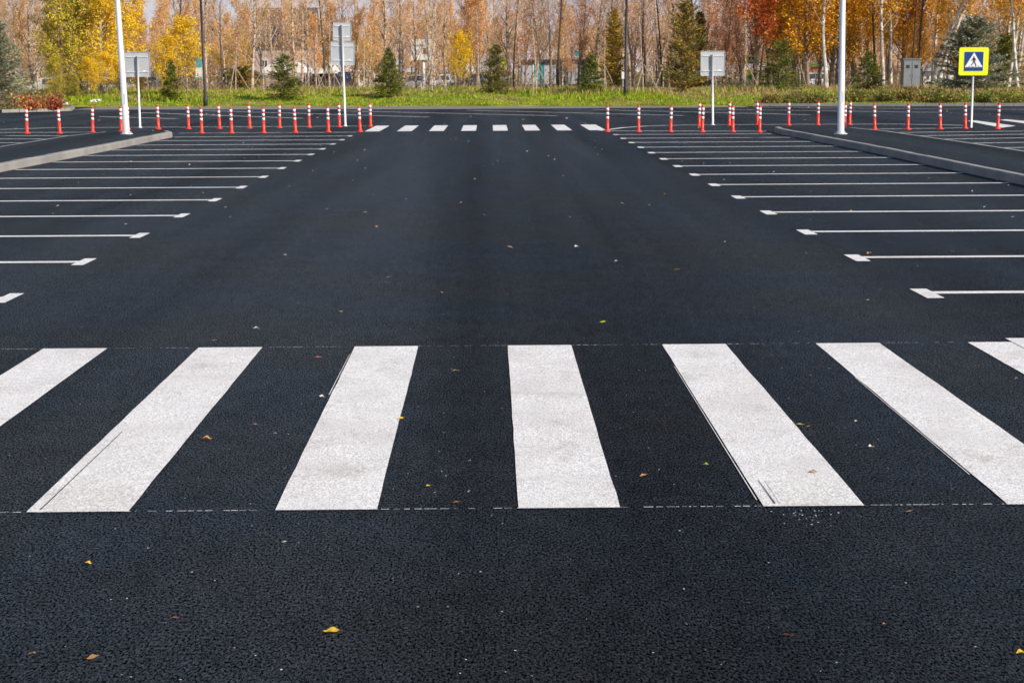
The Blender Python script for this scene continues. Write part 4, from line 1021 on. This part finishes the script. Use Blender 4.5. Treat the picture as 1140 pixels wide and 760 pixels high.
car(52, 116, 4.3, 1.5, M['car_silver'], 'silver car half hidden left of the olive-gold tree', .2)
car(128, 114, 4.2, 1.5, M['car_white'], 'white car half hidden by the golden trees', 1.4)
car(612, 165, 4.3, 1.5, M['car_blue'], 'blue car parked beside the glazed kiosk', .1)
car(907, 138, 4.3, 1.5, M['car_white'], 'white car seen under the amber trees', 1.5)
car(664, 172, 4.3, 1.5, M['car_silver'], 'silver car behind the small spruce left of the black pole', 0)

# glazed kiosk
p = atY(618, 95, 158); r = empty('kiosk', (p.x, 158, -.03), 'dark-roofed kiosk with glazed front between middle trees', 'kiosk')
k_ = MB(); k_.box((0, 2, 2.72), (7.0, 4.6, .22)); k_.build('roof', M['roof_dark'], r)
k_ = MB(); k_.box((0, 3.9, 1.3), (6.6, .12, 2.6)); k_.box((-3.25, 2, 1.3), (.1, 3.6, 2.6)); k_.box((3.25, 2, 1.3), (.1, 3.6, 2.6)); k_.build('wall', M['wall_white'], r)
for i in range(7):
    q = MB(); q.box((-3.2 + i*6.4/6, 0, 1.3), (.09, .09, 2.6)); q.build('frame_post', M['tent'] if i % 2 else M['wall_grey'], r)
for i in range(6):
    q = MB(); q.box((-3.2 + (i + .5)*6.4/6, .02, 1.5), (.96, .02, 2.1)); q.build('pane', M['teal'] if i in (1,) else M['glass'] if i % 2 else M['car_silver'], r)
# billboard
p = atY(470, 95, 128); r = empty('billboard', (p.x, 128, -.03), 'white billboard on a pale post behind bare trees', 'billboard')
a = atY(458, 66.5, 128); b = atY(482, 43.5, 128)
q = MB(); q.box((0, 0, (a.z + b.z)/2), (b.x - a.x, .15, b.z - a.z)); bb = q.build('panel', M['wall_white'], r)
for (x, z, w, h, m) in ((-.1, .32, .75, .16, 'wall_grey'), (.30, -.1, .35, .45, 'brick_brown'), (-.35, -.2, .35, .4, 'wall_pink')):
    q = MB(); q.box((x, -.085, (a.z + b.z)/2 + z), (w, .01, h)); q.build('printed_patch', M[m], bb)
q = MB(); q.tube([(.1, .2, 0), (.1, .2, (a.z + b.z)/2)], .14, 8); q.build('post', M['wall_white'], r)
# white booth
p = atY(408, 95, 145); r = empty('booth', (p.x, 145, -.03), 'small white booth between the double sign and the slim spruce', 'booth')
q = MB(); q.box((0, .8, 1.0), (1.7, 1.6, 2.0)); q.build('wall', M['wall_white'], r)
q = MB(); q.box((0, .8, 2.07), (1.9, 1.8, .12)); q.build('roof', M['wall_grey'], r)
q = MB(); q.box((-.3, -.02, 1.25), (.6, .04, .5)); q.build('window', M['glass'], r)
q = MB(); q.box((.45, -.02, .95), (.5, .04, 1.7)); q.build('door', M['car_silver'], r)
# tarpaulin shed
p = atY(267, 95, 112); r = empty('shed', (p.x, 112, -.03), 'grey-framed shed with olive tarpaulin left of the round spruce', 'shed')
q = MB(); q.prism([(-1.2, 0), (1.4, 0), (1.4, 1.55), (.6, 1.95), (-1.2, 1.75)], .1, 3); q.build('tarpaulin', M['tarp'], r)
q = MB()
for x, z in ((-1.3, 1.9), (-.95, 1.85), (1.45, 1.6)): q.tube([(x, 0, 0), (x, 0, z)], .06, 6)
q.tube([(-1.4, 0, 1.95), (-.6, 0, 2.05), (.6, 0, 2.0), (1.6, 0, 1.5)], .07, 6); q.build('frame', M['cabinet_grey'], r)
# grey metal cabinet
a = atY(1005.5, 87, 97); b = atY(1025, 66.5, 97); w = b.x - a.x
r = empty('metal_cabinet', (a.x + w/2, 97, ground_z(a.x, 97) - .05), 'grey two-door metal cabinet beyond the right verge', 'cabinet'); h = b.z - r.location.z
q = MB(); q.box((0, .35, h/2), (w, .7, h)); q.build('cabinet_body', M['cabinet_grey'], r)
for s in (-1, 1):
    q = MB(); q.box((s*w/4, -.015, h*.5), (w*.47, .03, h*.88)); d = q.build('door', M['cabinet_grey'], r)
    q = MB(); q.box((s*w/4, -.035, h*.78), (w*.2, .01, h*.1)); q.build('louvre', M['roof_dark'], d)
    q = MB(); q.box((s*.07, -.04, h*.5), (.025, .02, .14)); q.build('handle', M['rim'], d)
q = MB(); q.box((0, .35, h + .03), (w + .1, .8, .06)); q.build('top', M['cabinet_grey'], r)
# small signs and posts among the trees
def small_sign(u, v0, v1, wpx, Y, m, label, m2=None, post='wall_grey'):
    a = atY(u, v1, Y); b = atY(u, v0, Y); w = wpx/(F/(Y*math.cos(TH))); base = Vector((a.x, Y, ground_z(a.x, Y) - .03))
    r = empty('small_sign', base, label, 'sign'); h = b.z - a.z; zc = (a.z + b.z)/2 - base.z
    q = MB(); q.tube([(0, .06, 0), (0, .06, zc)], .04, 6); q.build('post', M[post], r)
    q = MB(); q.prism(rrect(w, h, min(w, h)*.1), -.02, .02); o = q.build('panel', M[m], r); o.location = (0, 0, zc)
    if m2: q = MB(); q.box((0, -.03, -h*.2), (w*.96, .012, h*.45)); q.build('lower_panel', M[m2], o)
small_sign(221.5, 64, 88, 7, 112, 'teal', 'tall teal and white sign behind the left black pole', 'wall_white')
small_sign(174, 74, 81, 6, 112, 'teal', 'small teal sign by the navy car on the left')
small_sign(560.5, 65, 76, 5, 112, 'yellow', 'small yellow-green sign right of the olive conical spruce')
small_sign(564.5, 79, 93, 4, 110, 'red', 'narrow red post sign right of the olive conical spruce', 'wall_white')
small_sign(834.5, 78, 90, 5, 110, 'yellow', 'small green-yellow sign below the distant crossing sign', 'green')
small_sign(908, 70, 78, 9, 125, 'green', 'green and red sign above the white car under the amber trees', 'red')
small_sign(642, 50, 64, 6, 160, 'wall_white', 'pale pylon sign at the right end of the glazed kiosk', 'teal')
small_sign(693.5, 80, 88, 3, 98, 'wall_white', 'small white marker beside the right black pole')
# litter on the kerb
for i, (u, v, lb) in enumerate([(71, 117.8, 'white plastic scrap on the kerb beside the red shrubs'), (108.5, 117.5, 'white plastic scrap on the kerb left of the left lamp post'), (120, 111.5, 'crumpled white bag on the grass just left of the lamp post')]):
    p = at(u, v + .8); mb = MB(); p.z = ground_z(p.x, p.y) + .02; p.y = max(p.y, vedge(p.x)) if i == 2 else p.y
    for k in range(14):
        mb.leaf((R.gauss(0, .13), R.gauss(0, .06), .05 + abs(R.gauss(0, .05))), R.uniform(.12, .26), None)
    o = mb.build('litter_scrap', M['wall_white']); o.location = p; tag(o, lb, 'litter')

# ------------------------------------------------------------------ fallen leaves
def leaf_mesh(colr, seed, curl=.35, stem=True):
    mb = MB(); rr = random.Random(seed); nI, nJ = 8, 4; id_ = {}
    for i in range(nI + 1):
        t = i/nI; wd = .5*math.sin(PI*min(1, t**.8))**.85*(1 + .12*math.sin(9*t + seed)) + .004
        for j in range(-nJ, nJ + 1):
            s = j/nJ; x = (t - .5); y = s*wd*.62; z = curl*(s*s*wd*.5) + .10*curl*math.sin(3*t*PI + seed) + curl*.5*(t - .5)**2 + rr.gauss(0, .006)
            id_[i, j] = len(mb.v); mb.v.append((x, y, z + .02))
    for i in range(nI):
        for j in range(-nJ, nJ):
            mb.f.append((id_[i, j], id_[i + 1, j], id_[i + 1, j + 1], id_[i, j + 1])); mb.c.append(jit(colr, .12))
    if stem: mb.tube([(-.5, 0, .05), (-.66, .03, .10), (-.85, .10, .06)], [.016, .013, .01], 4, col=(.35, .16, .05))
    return mb.mesh('fallen_leaf', M['leaf'], True)
LC = {'yellow': (.85, .55, .05), 'orange': (.62, .34, .13), 'pale': (.80, .72, .56), 'red': (.38, .13, .09), 'green': (.48, .52, .05), 'brown': (.30, .15, .08), 'pink': (.6, .33, .26)}
LM = {k: [leaf_mesh(c, i + 3, (.35, .7, .2)[i]) for i in range(3)] for k, c in LC.items()}
spots = [(369, 705, 'yellow', 20, 'large curled yellow leaf, the biggest near the bottom edge'), (99, 629, 'yellow', 8, 'yellow leaf on bare asphalt near the lower left'), (317, 605, 'pale', 8, 'pale small leaf just below the left-of-middle stripe'),
         (196, 690, 'red', 9, 'small red leaf near the lower left'), (36, 730, 'orange', 9, 'orange leaf in the bottom left corner'), (104, 734, 'orange', 16, 'oval orange leaf at the bottom, right of the corner one'),
         (507, 414, 'yellow', 9, 'yellow leaf between the two middle stripes of the near crossing'), (231, 490, 'orange', 11, 'torn orange leaf right of the overpainted stripe'), (446, 467, 'yellow', 8, 'yellow leaf touching the edge of the left-of-middle stripe'),
         (716, 531, 'orange', 9, 'orange leaf between the middle stripe and the repainted one'), (786, 519, 'green', 8, 'green-yellow leaf close left of the repainted stripe'), (891, 474, 'green', 10, 'green-yellow leaf just right of the repainted stripe'), (900, 476, 'yellow', 5, 'tiny yellow leaf bit beside a green one near the repainted stripe'),
         (906, 527, 'orange', 10, 'rust-orange leaf lying on the repainted stripe'), (1012, 571, 'orange', 9, 'orange leaf below the gap on the lower right'), (875, 709, 'red', 13, 'thin red leaf stalk near the bottom right'), (1137, 729, 'yellow', 12, 'yellow leaf at the bottom right edge'),
         (355, 399, 'red', 9, 'reddish leaf left of the top of the left-of-middle stripe'), (283, 474, 'pink', 8, 'pinkish leaf bit midway between two left stripes'), (358, 443, 'pale', 7, 'pale leaf at the edge of the left-of-middle stripe'), (671, 359.5, 'green', 7, 'green-yellow leaf just beyond the near crossing right of the middle'),
         (568, 276, 'orange', 7, 'orange leaf alone in the middle of the aisle'), (968, 283, 'orange', 7, 'orange leaf on the second bay line on the right'), (380, 348, 'green', 6, 'green leaf beyond the near crossing left of the middle'), (754, 301, 'yellow', 6, 'yellow leaf on the aisle right of centre'),
         (285, 367, 'pale', 9, 'pale leaf beyond the near crossing above the third stripe'), (239, 380, 'pale', 6, 'tiny pale leaf at the chalk line above the third stripe'), (407, 237, 'orange', 5, 'small orange leaf on the aisle left of centre'), (970, 499, 'pale', 8, 'pale leaf in the gap right of the repainted stripe'),
         (1060, 280.5, 'yellow', 5, 'yellow leaf beyond the second bay line on the right'), (508, 561, 'brown', 9, 'brown leaf near the chalk line left of the middle stripe'), (985, 697, 'brown', 6, 'small brown leaf fragment near the bottom right')]
for i, (u, v, c, px, lb) in enumerate(spots):
    p = at(u, v); p.z = .008; wpx = F/(p.y*math.cos(TH) + CH*math.sin(TH)); s = px/wpx
    o = bpy.data.objects.new('fallen_leaf', LM[c][i % 3]); COL.objects.link(o); o.location = p; o.scale = (s, s*(.25 if 'stalk' in lb else 1), s); o.rotation_euler = (R.gauss(0, .12), R.gauss(0, .12), R.uniform(-.5, .5) + (PI if R.random() < .5 else 0))
    tag(o, lb, 'leaf', 'fallen leaves on the asphalt')
# far small leaves, in clusters
zones = [('tiny pale leaf on the aisle between the two crossings', lambda: (R.uniform(-3.6, 3.4), 11 + 34*R.random()**1.3), 46), ('tiny pale leaf among the left parking bays', lambda: (R.uniform(-9, -3.9), 12 + 32*R.random()), 55),
         ('tiny pale leaf among the right parking bays', lambda: (R.uniform(3.6, 9.5), 11 + 33*R.random()), 55), ('tiny pale leaf on the gaps of the near crossing', None, 22), ('tiny pale leaf on the road before the verge', lambda: (R.uniform(-22, 24), R.uniform(50, 76)), 45)]
for lb, fn, n in zones:
    for k in range(n):
        if fn: x, y = fn()
        else:
            kk = R.randrange(-3, 4); x = X0 + SPX*kk + R.uniform(.46, .98); y = R.uniform(6.6, 10.4)
        c = R.choice(['pale']*8 + ['pink', 'orange', 'yellow']); o = bpy.data.objects.new('fallen_leaf', R.choice(LM[c])); COL.objects.link(o)
        s = R.uniform(.010, .024) if not fn else R.uniform(.022, .05) if y < 48 else R.uniform(.07, .14)
        o.location = (x, y, .007); o.scale = (s, s, s); o.rotation_euler = (R.gauss(0, .3), R.gauss(0, .3), R.uniform(0, 6.28)); tag(o, lb, 'leaf', lb.replace('tiny pale leaf', 'tiny leaves'))
# white paint flecks
pf = MB()
def fleck(x, y, s):
    n = 5; a0 = R.uniform(0, 6); pf.poly([(x + s*R.uniform(.5, 1)*math.cos(a0 + 2*PI*i/n), y + s*R.uniform(.5, 1)*math.sin(a0 + 2*PI*i/n), .006) for i in range(n)])
for k in range(26):
    p = at(R.gauss(905, 22), 569 + abs(R.gauss(0, 7))); fleck(p.x, p.y, R.uniform(.003, .0062))
for k in range(-3, 4):                                 # set-out dots beside each stripe
    for y in np.arange(6.7, 10.4, .42): 
        if R.random() < .75: fleck(X0 + SPX*k + .66 + R.gauss(0, .015) - .02*(k == -2), y + R.gauss(0, .04), R.uniform(.004, .0062))
for k in range(420):
    y = 4.6 + 40*R.random()**1.6; fleck(R.uniform(-.33*y, .33*y), y, R.uniform(.0015, .005)*(1 + y*.05))
tag(pf.build('paint_flecks', M['paint_line']), 'tiny white paint flecks scattered over the asphalt', 'paint flecks', kind='stuff')
print('woodtrees', n_wood, 'objects', len(bpy.data.objects))
